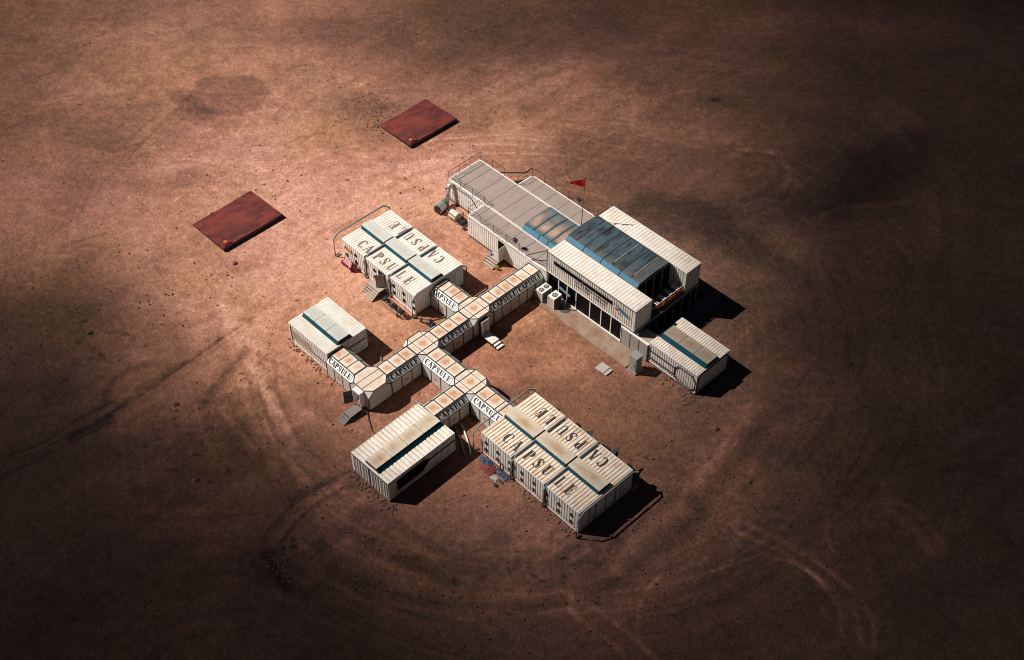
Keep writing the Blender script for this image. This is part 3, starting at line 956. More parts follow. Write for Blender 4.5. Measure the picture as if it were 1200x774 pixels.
LR = capsule_house('rust-streaked three-module house with bold black roof letters, frontmost large block, blue tarpaulin at its foot', 17.77, 30.34, -1.14, 5.81, 2.98, R(-.66), 'roof_rust', 'wall_rust', 'lid_tan',
                   (1.55, 1.72, 3.0, 3.15), (17.88, 30.15), (21.9, 26.05),
                   ([[('C', 20.0), ('A', 21.15)], [('P', 22.75), ('S', 23.95), ('U', 25.05)], [('L', 26.8), ('E', 27.98)]], .17,
                    [[('E', 19.95), ('L', 21.05)], [('U', 22.8), ('S', 23.88), ('P', 25.05)], [('A', 26.85), ('C', 27.85)]], 4.46),
                   [18.42 + 1.58 * k for k in range(8)], .36, hoops=((17.2, .5), (21.96, .22), (26.15, .22), (30.60, .42)), paint='paint_mid', port_mat='black')
v_ = MB()                                                # vents and awning on the far side of that house
for vx in (22.9, 26.7, 29.4):
    v_.box(vx, 5.8, 2.3, vx + .5, 6.25, 2.75)
v_.build('vent', M['black'], LR)
v_ = MB()
v_.prism([(24.1, 5.8, 2.75), (25.1, 5.8, 2.75), (24.6, 6.75, 2.6)], (0, 0, .05))
v_.prism([(27.2, 5.8, 2.65), (27.9, 5.8, 2.65), (27.6, 7.2, 2.5)], (0, 0, .05))
v_.build('awning', M['grey_dark'], LR)
# doors seams on its end wall
v_ = MB()
for yy in (1.0, 2.35, 3.6):
    v_.box(30.35, yy, .25, 30.37, yy + .07, 2.8)
for yy in (0.2, 4.3):
    v_.box(30.35, yy, .3, 30.37, yy + .04, 2.7)
v_.pieces('seam', M['black'], LR)


# ------------------------------------------------------------------ small cabins
def cabin(label, x0, x1, y0, y1, zt, rot, roof_m, wall_m, ridge, per):
    root = thing('container_cabin', label, 'container', ((x0 + x1) / 2, (y0 + y1) / 2, 0), 'two container cabins at the corridor ends', rot)
    container(root, x0, x1, y0, y1, .15, zt, ridge, roof_m, wall_m, per, .02 if roof_m == 'roof_pale' else .04, .29)
    return root


L1 = cabin('small white cabin with pale skylight and long slanted dark side window, leftmost of all buildings', -5.94, .11, -5.19, -.19, 2.81, R(.19), 'roof_pale', 'white', 'x', .27)
skylight(L1, -5.62, -.05, -3.72, -3.46, -2.14, -2.0, 2.812, 3.27, 'lid_grey', 'glass_teal', cuts=(-3.85, -2.02))
w_ = MB()
w_.prism([(-5.55, -5.2, .95), (-2.9, -5.2, .95), (-2.1, -5.2, 1.25), (-3.0, -5.2, 2.1), (-5.55, -5.2, 2.1)], (0, -.03, 0))
wf = w_.build('window', M['lid_brown'], L1)
w_ = MB()
w_.box(-2.3, -5.225, 1.15, .1, -5.2, 1.24)
w_.box(-5.75, -5.225, .35, -5.6, -5.2, 2.4)
w_.box(.114, -5.1, 1.5, .135, -.3, 1.62)
w_.build('black_band', M['black'], L1)

R1 = cabin('white cabin with brown-topped skylight and black band outline on its side, rightmost', 20.93, 27.08, 18.63, 23.54, 2.74, R(-.15), 'roof_mid', 'wall_rust', 'x', .29)
skylight(R1, 21.3, 27.0, 19.9, 20.25, 21.68, 21.85, 2.742, 3.24, 'lid_brown', 'glass_teal', cuts=(23.25, 25.15))
w_ = MB()
yb = 18.6
ring = [(24.35, 1.75), (24.85, 2.32), (26.5, 2.32), (26.95, 1.8), (26.95, .75), (26.5, .3), (24.85, .3), (24.35, .8)]
w_.tube([(x, yb, z) for x, z in ring], .07, 4, closed=True)
w_.box(20.95, yb - .03, 1.70, 24.35, yb + .02, 1.82)
w_.box(20.95, yb - .03, .74, 24.35, yb + .02, .86)
w_.tube([(27.1, 18.8, .4), (27.1, 18.8, 2.0), (27.1, 19.3, 2.55), (27.1, 22.9, 2.55), (27.1, 23.4, 2.0), (27.1, 23.4, .4)], .07, 4)
w_.build('black_band', M['black'], R1)

B1 = cabin('broad white cabin with bold ribbed roof and rusty double doors on its front', 10.94, 16.0, -11.02, -2.79, 2.68, R(.94), 'roof_mid', 'wall_rust', 'y', .46)
skylight(B1, -10.85, -2.95, 14.62, 14.22, 12.86, 12.72, 2.682, 3.14, 'lid_tan', 'glass_teal', axis='y', cuts=(-8.92, -6.98, -5.03))
w_ = MB()
w_.prism([(16.0, -10.0, .75), (16.0, -10.0, 2.15), (16.0, -6.6, 2.15), (16.0, -5.9, 1.7), (16.0, -6.9, .75)], (.03, 0, 0))
w_.build('window', M['glass'], B1)
w_ = MB()
w_.box(16.0, -6.1, 1.58, 16.03, -2.8, 1.74)
w_.box(10.95, -11.045, 2.5, 15.95, -11.02, 2.62)
w_.box(13.4, -11.05, .2, 13.55, -11.02, 2.5)
w_.build('black_band', M['black'], B1)
for k in range(4):
    a = 11.1 + k * 1.2 + (.1 if k > 1 else 0)
    dd = MB()
    dd.corr((a, -11.06, .25), (1, 0, 0), (0, 0, 1), (0, -1, 0), 1.08, 2.2, .27, .035)
    dl = dd.build('door_leaf', M['wall_rust'], B1)
    dd = MB()
    for q in (.3, .75):
        dd.tube([(a + q, -11.1, .3), (a + q, -11.1, 2.42)], .025)
    dd.build('lock_rod', M['pipe'], dl)

# ------------------------------------------------------------------ octagonal corridors
HW, TW, ZB, ZL, ZT = 1.40, 0.76, .15, 1.78, 2.45
PROF = [(-HW, ZB), (-HW, ZL), (-TW, ZT), (TW, ZT), (HW, ZL), (HW, ZB)]


def corridor(label, axis, s0, s1, c, panels, signs=(True,), emblems=(1,), marks=(), grp='octagonal corridor tubes'):
    """tube along x or y, centred at c across; signs on the lower-right or lower-left chamfer"""
    sd = -1 if axis == 'x' else 1

    def P(s, t, z):
        return (s, c + t, z) if axis == 'x' else (c + t, s, z)
    root = thing('corridor_tube', label, 'corridor', P((s0 + s1) / 2, 0, 0), grp)
    n = panels
    ds = (s1 - s0) / n
    wl = MB()
    for a in (-1, 1):
        wl.poly([P(s0, a * HW, ZB), P(s1, a * HW, ZB), P(s1, a * HW, ZL), P(s0, a * HW, ZL)])
        wl.poly([P(s0, a * HW, ZL), P(s1, a * HW, ZL), P(s1, a * TW, ZT), P(s0, a * TW, ZT)])
    wl.poly([P(s0, -HW, ZB), P(s1, -HW, ZB), P(s1, HW, ZB), P(s0, HW, ZB)])
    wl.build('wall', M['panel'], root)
    for k in range(n):
        rp = MB()
        amp = random.uniform(1.05, 1.6)
        ox, oy = random.uniform(-.08, .08), random.uniform(-.14, .04)
        rp.sheet(P(s0 + k * ds + .03, -TW + .04, ZT + .012), P2(axis, ds - .06, 0), P2(axis, 0, 2 * TW - .08), 8, 8,
                 lambda u, v: min(1.0, max(0.0, amp - 2.0 * max(abs(u - .5 + ox), abs(v - .5 + oy)) - .7 * math.hypot(u - .5 + ox, v - .5 + oy))))
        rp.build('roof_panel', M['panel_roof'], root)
    for k in range(n + 1):
        rb = MB()
        s = min(max(s0 + k * ds, s0 + .04), s1 - .04)
        for j in range(5):
            (ta, za), (tb, zb) = PROF[j], PROF[j + 1]
            dx, dz = tb - ta, zb - za
            l = math.hypot(dx, dz)
            nx_, nz_ = -dz / l, dx / l
            o1, o2 = .022, -.02
            hw_ = .052
            rb.prism([P(s - hw_, ta + nx_ * o1, za + nz_ * o1), P(s - hw_, tb + nx_ * o1, zb + nz_ * o1), P(s - hw_, tb + nx_ * o2, zb + nz_ * o2), P(s - hw_, ta + nx_ * o2, za + nz_ * o2)], P2(axis, 2 * hw_, 0))
        rb.build('rib', M['rib'], root)
    lf = MB()
    for a in (-1, 1):
        lf.tube([P(s0, a * TW, ZT + .01), P(s1, a * TW, ZT + .01)], .065)
        lf.tube([P(s0, a * (TW + .14), ZT - .13), P(s1, a * (TW + .14), ZT - .13)], .03)
        lf.tube([P(s0, a * HW, ZL), P(s1, a * HW, ZL)], .03)
    lf.pieces('edge_rail', M['seam'], root)
    ft = MB()
    for k in range(n + 1):
        s = s0 + k * ds
        s = min(max(s, s0 + .12), s1 - .12)
        for a in (-1, 1):
            p = P(s, a * (HW - .25), 0)
            ft.box(p[0] - .08, p[1] - .08, -.08, p[0] + .08, p[1] + .08, ZB - .005)
    ft.pieces('foot', M['black'], root)
    # sign boards, one per three panels
    m = math.sqrt(.5)
    nrm = Vector(P2(axis, 0, sd * m)) + Vector((0, 0, m))
    up = Vector(P2(axis, 0, -sd * (HW - TW))) + Vector((0, 0, ZT - ZL))
    up.normalize()
    al = Vector(P2(axis, 1, 0))
    cl = math.hypot(HW - TW, ZT - ZL)
    for q in range(len(signs)):
        a0, a1 = s0 + q * (s1 - s0) / len(signs) + .06, s0 + (q + 1) * (s1 - s0) / len(signs) - .06
        ctr = Vector(P(0, sd * (HW + TW) / 2, (ZL + ZT) / 2))
        bd = MB()
        o = ctr + al * a0 + nrm * .012
        hh = cl * .5 - .075
        bd.prism([tuple(o - up * hh), tuple(o + al * (a1 - a0) - up * hh), tuple(o + al * (a1 - a0) + up * hh), tuple(o + up * hh)], tuple(nrm * .02))
        b = bd.build('sign_board', M['sign_white'], root)
        lt = MB()
        for i, ch in enumerate('CAPSULE'):
            x = a0 + (a1 - a0) * (.105 + .132 * i)
            for k_, sh_ in enumerate((-.02, .02)):
                letter(lt, ch, ctr + al * (x + sh_) + nrm * (.037 + .004 * k_), al, up, .56, .62)
        lt.build('lettering', M['paint_black'], b)
    for k in emblems:
        s = s0 + (k + .5) * ds
        em = MB()
        q = Vector(P(s, sd * (HW + .012), .98))
        e = Vector((0, 0, 1))
        em.prism([tuple(q + al * x + e * z) for x, z in ((-.26, -.2), (.26, -.2), (0, .26))], P2(axis, 0, sd * .008))
        em.build('emblem', M['orange'], root)
    for k in marks:
        s = s0 + (k + .5) * ds
        em = MB()
        q = Vector(P(s, sd * (HW + .012), 1.05))
        e = Vector((0, 0, 1))
        for x in np.arange(-.33, .3, .11):
            em.prism([tuple(q + al * (x + a) + e * z) for a, z in ((0, -.05), (.075, -.05), (.075, .05), (0, .05))], P2(axis, 0, sd * .006))
        em.build('small_mark', M['paint_black'], root)
    return root


def P2(axis, s, t):
    return (s, t, 0) if axis == 'x' else (t, s, 0)


def node(label, cx, cy, seams='both', closed=()):
    """crossing of two tubes: a cube with its four upper corners cut off"""
    root = thing('corridor_junction', label, 'corridor', (cx, cy, 0), 'corridor junctions')
    w, t = HW + .02, TW
    wl = MB()
    for a, b in ((1, 0), (-1, 0), (0, 1), (0, -1)):
        pr = [(-w, ZB), (w, ZB), (w, ZL), (t, ZT), (-t, ZT), (-w, ZL)]
        wl.poly([(cx + a * w - b * p, cy + b * w + a * p, z) for p, z in pr])
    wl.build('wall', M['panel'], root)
    cn = MB()
    for a in (-1, 1):
        for b in (-1, 1):
            q = .05
            cn.prism([(cx + a * (w + .0), cy + b * (t + q), ZT - .03), (cx + a * (t + q), cy + b * w, ZT - .03), (cx + a * (w - .0), cy + b * (w - .0), ZL + .06)], (a * .012, b * .012, .012))
    cn.pieces('corner_plate', M['sign_white'], root)
    rp = MB()
    wf = lambda u, v: min(1.0, max(0.0, 1.3 - 2.6 * math.hypot((u - .5), (v - .5))))
    if seams == 'both':
        rp.sheet((cx - t, cy - t, ZT), (2 * t, 0, 0), (0, 2 * t, 0), 8, 8, wf)
        wf2 = lambda u, v: .55 * max(0.0, 1 - 2.2 * math.hypot((u - .5) * .8, v - .5))
    else:
        wf2 = wf = lambda u, v: .28
        rp.sheet((cx - t, cy - t, ZT), (2 * t, 0, 0), (0, 2 * t, 0), 8, 8, wf)
    for a, b in ((1, 0), (-1, 0), (0, 1), (0, -1)):
        rp.sheet((cx + a * t - b * t, cy + b * t + a * t, ZT), (2 * t * b, -2 * t * a, 0), ((w - t) * a, (w - t) * b, 0), 8, 4, wf2)
    for a in (-1, 1):
        for b in (-1, 1):
            rp.poly([(cx + a * t, cy + b * t, ZT), (cx + a * w, cy + b * t, ZT), (cx + a * t, cy + b * w, ZT)], .1)
    rp.build('roof_panel', M['panel_roof'], root)
    sm = MB()
    for a in (-1, 1):
        o = t if seams == 'both' else .42
        e = w if seams == 'both' else w - .01
        sm.tube([(cx + a * o, cy - e, ZT + .01), (cx + a * o, cy + e, ZT + .01)], .05 if seams == 'both' else .03)
        if seams == 'both':
            sm.tube([(cx - w, cy + a * o, ZT + .012), (cx + w, cy + a * o, ZT + .012)], .035)
    sm.pieces('seam_rail', M['seam'], root)
    rb = MB()
    oc = [(w, t), (t, w), (-t, w), (-w, t), (-w, -t), (-t, -w), (t, -w), (w, -t)]
    rb.tube([(cx + a, cy + b, ZT + .005) for a, b in oc], .045, 5, closed=True)
    for a in (-1, 1):
        for b in (-1, 1):
            rb.tube([(cx + a * w, cy + b * t, ZT), (cx + a * w, cy + b * w, ZL), (cx + a * t, cy + b * w, ZT)], .045, 5)
            rb.tube([(cx + a * w, cy + b * w, ZL), (cx + a * w, cy + b * w, ZB)], .06, 5)
    rb.pieces('rib', M['rib'], root)
    ft = MB()
    for a in (-1, 1):
        for b in (-1, 1):
            ft.box(cx + a * 1.1 - .1, cy + b * 1.1 - .1, -.08, cx + a * 1.1 + .1, cy + b * 1.1 + .1, ZB)
    ft.pieces('foot', M['black'], root)
    return root


NX = 5.25
NL = (NX, -4.0)
N1 = (NX, 9.65)
N2 = (NX, 2.75)
N3 = (12.2, 2.7)
g_ = HW + .045
nl = node('cream junction with plain two-seam roof and open grey door at the lower-left elbow', *NL, seams='two')
n1 = node('junction with a lettered white door and white steps facing lower right', *N1)
n2 = node('junction in the middle, where three lettered tubes meet, without any door', *N2)
n3 = node('junction nearest the frontmost house, with a tube to the double-door cabin', *N3)
corridor('short lettered tube from the leftmost cabin to the elbow junction', 'x', .14, NL[0] - g_, NL[1], 3)
corridor('lettered tube between the elbow junction and the middle junction', 'y', NL[1] + g_, N2[1] - g_, NX, 3)
corridor('lettered tube between the middle junction and the junction with the white door', 'y', N2[1] + g_, N1[1] - g_, NX, 3, marks=(2,))
corridor('longest tube, six panels with the lettering twice, leading to the glazed hall', 'y', N1[1] + g_, 18.28, NX, 6, signs=(1, 1), emblems=(1, 5), marks=(2,))
corridor('short lettered tube leaving the long house with faded roof letters', 'x', .16, N1[0] - g_, N1[1], 3)
corridor('lettered tube from the middle junction down to the next junction, lower right', 'x', N2[0] + g_, N3[0] - g_, N3[1], 3)
corridor('lettered tube ending at the frontmost rust-streaked house', 'x', N3[0] + g_, 17.62, N3[1], 3)
corridor('lettered tube ending behind the cabin with rusty double doors', 'y', -2.7, N3[1] - g_, N3[0], 3)

# porch and door of the junction with the white door
d = MB()
d.box(6.66, 8.95, .35, 7.08, 9.98, 2.1)
pc = d.build('porch', M['grey_dark'], n1)
d = MB()
d.box(7.09, 8.92, .32, 7.14, 10.0, 2.15)
dr = d.build('door', M['white_dusty'], n1)
d = MB()
for i, ch in enumerate('EXIT'):
    letter(d, ch, (7.146, 9.46, .62 + .4 * i), (0, 0, 1), (0, -1, 0), .42, .46)
d.build('lettering', M['paint_black'], dr)
# porch and door of the elbow junction
d = MB()
d.box(5.0, -6.0, .35, 5.06, -5.42, 2.3)
d.box(5.94, -6.0, .35, 6.0, -5.42, 2.3)
d.box(4.98, -6.02, 2.3, 6.02, -5.40, 2.38)
d.build('porch', M['white'], nl)
d = MB()
d.box(5.06, -5.5, .4, 5.94, -5.45, 2.29)
d.build('doorway', M['glass'], nl)
d = MB()
d.prism([(4.98, -6.03, .5), (4.62, -6.85, .5), (4.62, -6.85, 2.2), (4.98, -6.03, 2.2)], (-.05, .02, 0))
dr = d.build('door', M['grey_dark'], nl)
d = MB()
d.prism([(4.995, -6.02, 1.32), (4.635, -6.86, 1.32), (4.635, -6.86, 1.38), (4.995, -6.02, 1.38)], (.02, -.01, 0))
d.build('bar', M['black'], dr)


# ------------------------------------------------------------------ steps
def steps(name, label, x0, x1, y0, y1, h, n, run, direction, mat='step', land=True, side='black'):
    """landing plus n treads going down along -y ('-y') or +x ('+x')"""
    root = thing(name, label, 'steps', ((x0 + x1) / 2, (y0 + y1) / 2, 0), 'outdoor steps')
    def bx(mb, a0, a1, b0, b1, z0, z1):
        mb.box(a0, b0, z0, a1, b1, z1)
    lb = MB()
    bx(lb, x0, x1, y0, y1, h - .05, h)
    lb.build('landing', M[mat], root)
    for k in range(n):
        z = h * (n - k) / (n + 1)
        t = MB()
        if direction == '-y':
            bx(t, x0, x1, y0 - run * (k + 1) + .03, y0 - run * k - .01, z - .06, z)
        else:
            bx(t, x1 + run * k + .01, x1 + run * (k + 1) - .03, y0, y1, z - .06, z)
        t.build('tread', M[mat], root)
    s = MB()
    if direction == '-y':
        for x in (x0, x1):
            q = .05 if x == x0 else -.05
            s.prism([(x, y1, 0), (x, y1, h - .055), (x, y0, h - .055), (x, y0 - run * n, .08), (x, y0 - run * n, 0)], (q, 0, 0))
    else:
        for y in (y0, y1):
            q = .05 if y == y0 else -.05
            s.prism([(x0, y, 0), (x0, y, h - .055), (x1, y, h - .055), (x1 + run * n, y, .08), (x1 + run * n, y, 0)], (0, q, 0))
    s.build('side', M[side], root)
    return root


steps('door_steps', 'pale timber steps of four treads below the open grey door of the long house', -6.35, -4.5, 5.15, 6.1, .75, 4, .24, '-y')
steps('door_steps', 'pale timber steps beside the big white wall, lilac bag and yellow pot on them', -.9, .75, 17.35, 18.25, .55, 3, .28, '-y')
steps('door_steps', 'platform with two white-edged steps in front of the lettered white door', 7.2, 8.75, 8.85, 9.8, .42, 2, .38, '+x', 'white_dusty')
rt_ = thing('door_ramp', 'grey timber ramp with steps at its foot below the elbow junction door', 'ramp', (5.85, -7.1, 0))
d = MB()
d.prism([(5.35, -6.05, .5), (6.3, -6.05, .5), (6.3, -7.55, .42), (5.35, -7.55, .42)], (0, 0, .06))
d.build('landing', M['ramp'], rt_)
for k in range(3):
    d = MB()
    d.box(5.35, -7.83 - .27 * k, .32 - .12 * k - .05, 6.3, -7.58 - .27 * k, .32 - .12 * k)
    d.build('tread', M['ramp'], rt_)
d = MB()
for x in (5.36, 6.25):
    d.prism([(x, -6.1, 0), (x, -6.1, .49), (x, -7.55, .41), (x, -8.3, .03), (x, -8.3, 0)], (.04, 0, 0))
d.build('side', M['black'], rt_)

# ------------------------------------------------------------------ the large building: decks, upper containers, glazed roofs
ZD, ZU = 3.0, 5.82
HALL = thing('container_building', 'large two-storey container building with grey roof decks, blue glazed roofs and a dark shopfront', 'building', (5, 23, 0))
X1 = 19.06


def block(x0, x1, y0, y1, name='deck_block'):
    """ground-floor container block with a timber deck on top; trim is white"""
    e = bpy.data.objects.new(name, None)
    COL.objects.link(e)
    e.parent = HALL
    w = MB()
    zb, zt = .2, ZD - .26
    w.corr((x0, y0, zb), (1, 0, 0), (0, 0, 1), (0, -1, 0), x1 - x0, zt - zb, .3, .03, segs=5, foot=1.4)
    w.corr((x0, y1, zb), (1, 0, 0), (0, 0, 1), (0, 1, 0), x1 - x0, zt - zb, .3, .03, segs=5, foot=1.4)
    w.corr((x0, y0, zb), (0, 1, 0), (0, 0, 1), (-1, 0, 0), y1 - y0, zt - zb, .3, .03, segs=5, foot=1.4)
    w.corr((x1, y0, zb), (0, 1, 0), (0, 0, 1), (1, 0, 0), y1 - y0, zt - zb, .3, .03, segs=5, foot=1.4)
    w.build('wall', M['white'], e)
    b = MB()
    b.box(x0 + .04, y0 + .04, -.05, x1 - .04, y1 - .04, .2)
    b.box(x0 - .015, y0 - .015, ZD - .27, x1 + .015, y1 + .015, ZD - .2)
    b.build('base_frame', M['black'], e)
    t = MB()
    t.box(x0 - .03, y0 - .03, ZD - .2, x1, y0 + .1, ZD + .03)
    t.box(x0 - .03, y1 - .1, ZD - .2, x1, y1 + .03, ZD + .03)
    t.box(x0 - .03, y0 + .1, ZD - .2, x0 + .1, y1 - .1, ZD + .03)
    t.build('trim', M['trim'], e)
    n = max(2, round((x1 - x0) / 2.0))
    dk = MB()
    for k in range(n):
        a, c = x0 + .1 + (x1 - x0 - .1) * k / n, x0 + .1 + (x1 - x0 - .1) * (k + 1) / n
        m_ = 6
        for j in range(m_):
            p, q = a + (c - a) * j / m_ + .008, a + (c - a) * (j + 1) / m_ - (.075 if j == m_ - 1 else .012)
            dk.sheet((p, y0 + .1, ZD + random.uniform(-.006, .006)), (q - p, 0, 0), (0, y1 - y0 - .2, 0), 1, 3, lambda u, v, r=random.random() * .8: r)
    dk.build('deck', M['deck'], e)
    dk = MB()
    dk.box(x0 + .1, y0 + .1, ZD - .1, x1 - .02, y1 - .1, ZD - .02)
    dk.build('deck_bearer', M['grey_dark'], e)
    return e


D1 = block(-10.91, 7.0, 20.92, 25.72)
D3 = block(-4.99, 7.0, 18.34, 20.9)
D2 = block(-4.87, 7.0, 25.74, 28.06)
# door of the front block
d = MB()
d.box(-.25, 18.31, .45, .72, 18.345, 2.5)
d.build('doorway', M['glass'], D3)
d = MB()
d.box(.72, 17.4, .5, .78, 18.3, 2.4)
d.build('door', M['cream'], D3)
# conduit along the wall of the rear block
d = MB()
d.tube([(-10.2, 20.86, 2.5), (-7.2, 20.86, 2.5), (-5.6, 20.86, 1.0), (-5.6, 20.86, .3)], .04)
d.build('conduit', M['black'], D1)


def railing(pts, z=ZD, step=1.75, h=1.1):
    """steel guard rail: two rails, posts as sub-parts"""
    r_ = MB()
    P = [Vector((x, y, z)) for x, y in pts]
    for zz in (h, h * .5):
        r_.tube([(p.x, p.y, z + zz) for p in P], .027 if zz == h else .014, 5)
    ro = r_.build('railing', M['rib'], HALL)
    for i in range(len(P) - 1):
        n = max(1, round((P[i + 1] - P[i]).length / step))
        for k in range(n + (1 if i == len(P) - 2 else 0)):
            p = P[i].lerp(P[i + 1], k / n)
            q = MB()
            q.tube([(p.x, p.y, z - .15), (p.x, p.y, z + h)], .026, 5)
            q.build('post', M['rib'], ro)
    return ro


railing([(-5.05, 20.9), (-10.85, 20.9), (-10.85, 25.7), (-4.95, 25.7)])
railing([(2.9, 18.4), (-4.95, 18.4), (-4.95, 20.85)])
railing([(-4.85, 25.8), (-4.85, 28.02), (4.5, 28.02), (6.9, 28.02)])
d = MB()                                                 # steep hand rails up to the upper containers
for (a, b) in (((3.9, 18.36, 3.1), (7.0, 18.42, 5.86)), ((4.7, 18.36, 3.0), (7.0, 18.42, 4.4)), ((4.7, 28.05, 3.1), (6.95, 28.2, 5.86))):
    d.tube([a, b], .05)
d.tube([(6.98, 18.36, 2.9), (6.98, 18.36, 5.7)], .045)
d.pieces('hand_rail', M['black'], HALL)
d = MB()                                                 # outside stair at the back, only its black rail and treads show
d.tube([(-4.9, 27.9, 4.0), (-5.4, 27.6, 3.3), (-8.3, 26.2, 2.4)], .08)
d.tube([(-8.3, 26.2, 2.4), (-8.3, 26.2, 0)], .05)
for k in range(7):
    d.box(-8.2 + .46 * k, 26.0, .35 + .36 * k, -7.85 + .46 * k, 27.3, .40 + .36 * k)
d.build('back_stair', M['black'], HALL)

# upper containers
def upper(x0, x1, y0, y1, rot=0):
    e = bpy.data.objects.new('upper_container', None)
    COL.objects.link(e)
    e.parent = HALL
    i = .06
    r = MB()
    r.corr((x0 + i, y0 + i, ZU), (1, 0, 0), (0, 1, 0), (0, 0, 1), x1 - x0 - 2 * i, y1 - y0 - 2 * i, .40, .018, segs=6)
    r.build('roof', M['roof_pale'], e)
    w = MB()
    zb, zt = ZD + .08, ZU - .06
    w.corr((x0 + i, y0 + .02, zb), (1, 0, 0), (0, 0, 1), (0, -1, 0), x1 - x0 - 2 * i, zt - zb, .3, .06)
    w.corr((x0 + i, y1 - .02, zb), (1, 0, 0), (0, 0, 1), (0, 1, 0), x1 - x0 - 2 * i, zt - zb, .3, .06)
    w.corr((x0 + .02, y0 + i, zb), (0, 1, 0), (0, 0, 1), (-1, 0, 0), y1 - y0 - 2 * i, zt - zb, .3, .06)
    w.corr((x1 - .02, y0 + i, zb), (0, 1, 0), (0, 0, 1), (1, 0, 0), y1 - y0 - 2 * i, zt - zb, .34, .06)
    w.build('wall', M['wall_rust'], e)
    f = MB()
    p = .12
    for (a, b) in ((x0, y0), (x1 - p, y0), (x0, y1 - p), (x1 - p, y1 - p)):
        f.box(a, b, ZD + .08, a + p, b + p, ZU - .062)
    for (za, zb_) in ((ZD - .02, ZD + .08), (ZU - .06, ZU + .012)):
        f.box(x0, y0, za, x1, y0 + .08, zb_)
        f.box(x0, y1 - .08, za, x1, y1, zb_)
        f.box(x0, y0 + .08, za, x0 + .08, y1 - .08, zb_)
        f.box(x1 - .08, y0 + .08, za, x1, y1 - .08, zb_)
    f.build('frame', M['white_dusty'], e)
    return e


NU = upper(7.03, X1, 18.36, 20.8)
FU = upper(6.95, X1 - .05, 26.02, 28.27)
d = MB()
d.tube([(7.03, 18.33, ZU - .03), (X1, 18.33, ZU - .03)], .055, 4)
d.build('gutter', M['black'], NU)
for a, b in ((8.0, 8.75), (8.95, 11.9), (12.1, 16.0)):
    d = MB()
    d.box(a, 18.325, 4.66, b, 18.35, 5.14)
    wd = d.build('window', M['glass'], NU)
    d = MB()
    d.tube([(a - .02, 18.32, 4.64), (b + .02, 18.32, 4.64), (b + .02, 18.32, 5.16), (a - .02, 18.32, 5.16)], .02, 4, closed=True)
    d.build('window_frame', M['black'], wd)
# small illegible lines of lettering on the front, and the round-and-swoosh logo
d = MB()
rl = random.Random(3)
for row, (xa, xb, z, h) in enumerate(((11.0, 13.1, 4.18, .34), (10.9, 13.0, 3.78, .2), (13.5, 15.2, 4.18, .34), (13.5, 15.1, 3.8, .2))):
    x = xa
    while x < xb:
        w_ = h * rl.uniform(.55, .85)
        for _ in range(3):
            if rl.random() < .5:
                zz = z + rl.uniform(0, h * .8)
                d.box(x, 18.322, zz, x + w_, 18.334, zz + h * .17)
            else:
                xx = x + rl.uniform(0, w_ * .7)
                d.box(xx, 18.318, z, xx + w_ * .22, 18.33, z + h)
        x += w_ + h * .3
d.build('lettering', M['paint_black'], NU)
d = MB()
n = 12
d.prism([(16.62 + .2 * math.cos(2 * math.pi * j / n), 18.335, 4.55 + .2 * math.sin(2 * math.pi * j / n)) for j in range(n)], (0, -.02, 0))
d.prism([(16.95, 18.335, 4.06), (17.25, 18.335, 4.0), (17.2, 18.335, 4.2), (16.98, 18.335, 4.22)], (0, -.02, 0))
lg = d.build('logo', M['red_mark'], NU)
d = MB()
sw = strip([(16.3, 5.1), (16.9, 4.95), (17.5, 4.78), (18.0, 4.62), (18.5, 4.5)], [.08, .16, .2, .14, .1])
sw += strip([(16.95, 4.72), (17.4, 4.55), (17.9, 4.42), (18.3, 4.36)], [.2, .26, .22, .1])
for k, q in enumerate(sw):
    d.prism([(x, 18.333 - .001 * k, z) for x, z in q], (0, -.012, 0))
d.build('swoosh', M['blue_mark'], lg)

# glazed roofs
def monitor(x0, x1, y0, y1, zr, zt, lid_m, band_m, ribs, cuts, wear_fn):
    body = MB()
    in_ = .42
    prof = [(y0, zr), (y0 + in_, zt - .02), ((y0 + y1) / 2, zt + .12), (y1 - in_, zt - .02), (y1, zr)]
    body.prism([(x0 + .02, c, z) for c, z in prof], (x1 - x0 - .04, 0, 0))
    e = body.build('glazed_roof', M['black'], HALL)
    ed = [x0] + list(ribs) + [x1]
    for k in range(len(ed) - 1):
        p, q = ed[k] + .02, ed[k + 1] - .02
        s = MB()
        for (ya, za, yb, zb) in ((y0 + in_ - .05, zt + .01, (y0 + y1) / 2, zt + .15), ((y0 + y1) / 2, zt + .15, y1 - in_ + .05, zt + .01)):
            s.sheet((p, ya, za), (q - p, 0, 0), (0, yb - ya, zb - za), 6, 12, wear_fn(k, ya > (y0 + y1) / 2 - .1))
        s.build('roof_pane', M[lid_m], e)
    rb = MB()
    for x in ribs:
        rb.tube([(x, y0 + in_ - .06, zt + .03), (x, (y0 + y1) / 2, zt + .165), (x, y1 - in_, zt + .03)], .035, 4)
    rb.build('rib', M['rib'], e)
    ce = [x0] + list(cuts) + [x1]
    for k in range(len(ce) - 1):
        p, q = ce[k] + .05, ce[k + 1] - .05
        g = MB()
        g.prism([(p, y0 - .02, zr + .05), (q, y0 - .02, zr + .05), (q, y0 + in_ - .06, zt - .02), (p, y0 + in_ - .06, zt - .02)], (0, -.02, .015))
        g.build('glass_band', M[band_m], e)
    return e


def sand_wear(k, upper_half):
    def f(u, v):
        e = min(u, 1 - u) * 3.2
        y = (v if not upper_half else 1 + v) / 2
        return max(0.0, min(1.0, e * 1.25)) * max(0.0, min(1.0, (y - .05) * 8)) * max(.12, min(1.0, (1.0 - y) * 1.6)) * 0.92
    return f


def slate_wear(k, upper_half):
    def f(u, v):
        lower = 0.0 if upper_half else max(0.0, 1 - v * 2.2)
        return min(1.0, (.95 if k >= 8 else .5 if k == 7 else .12) + .55 * lower)
    return f


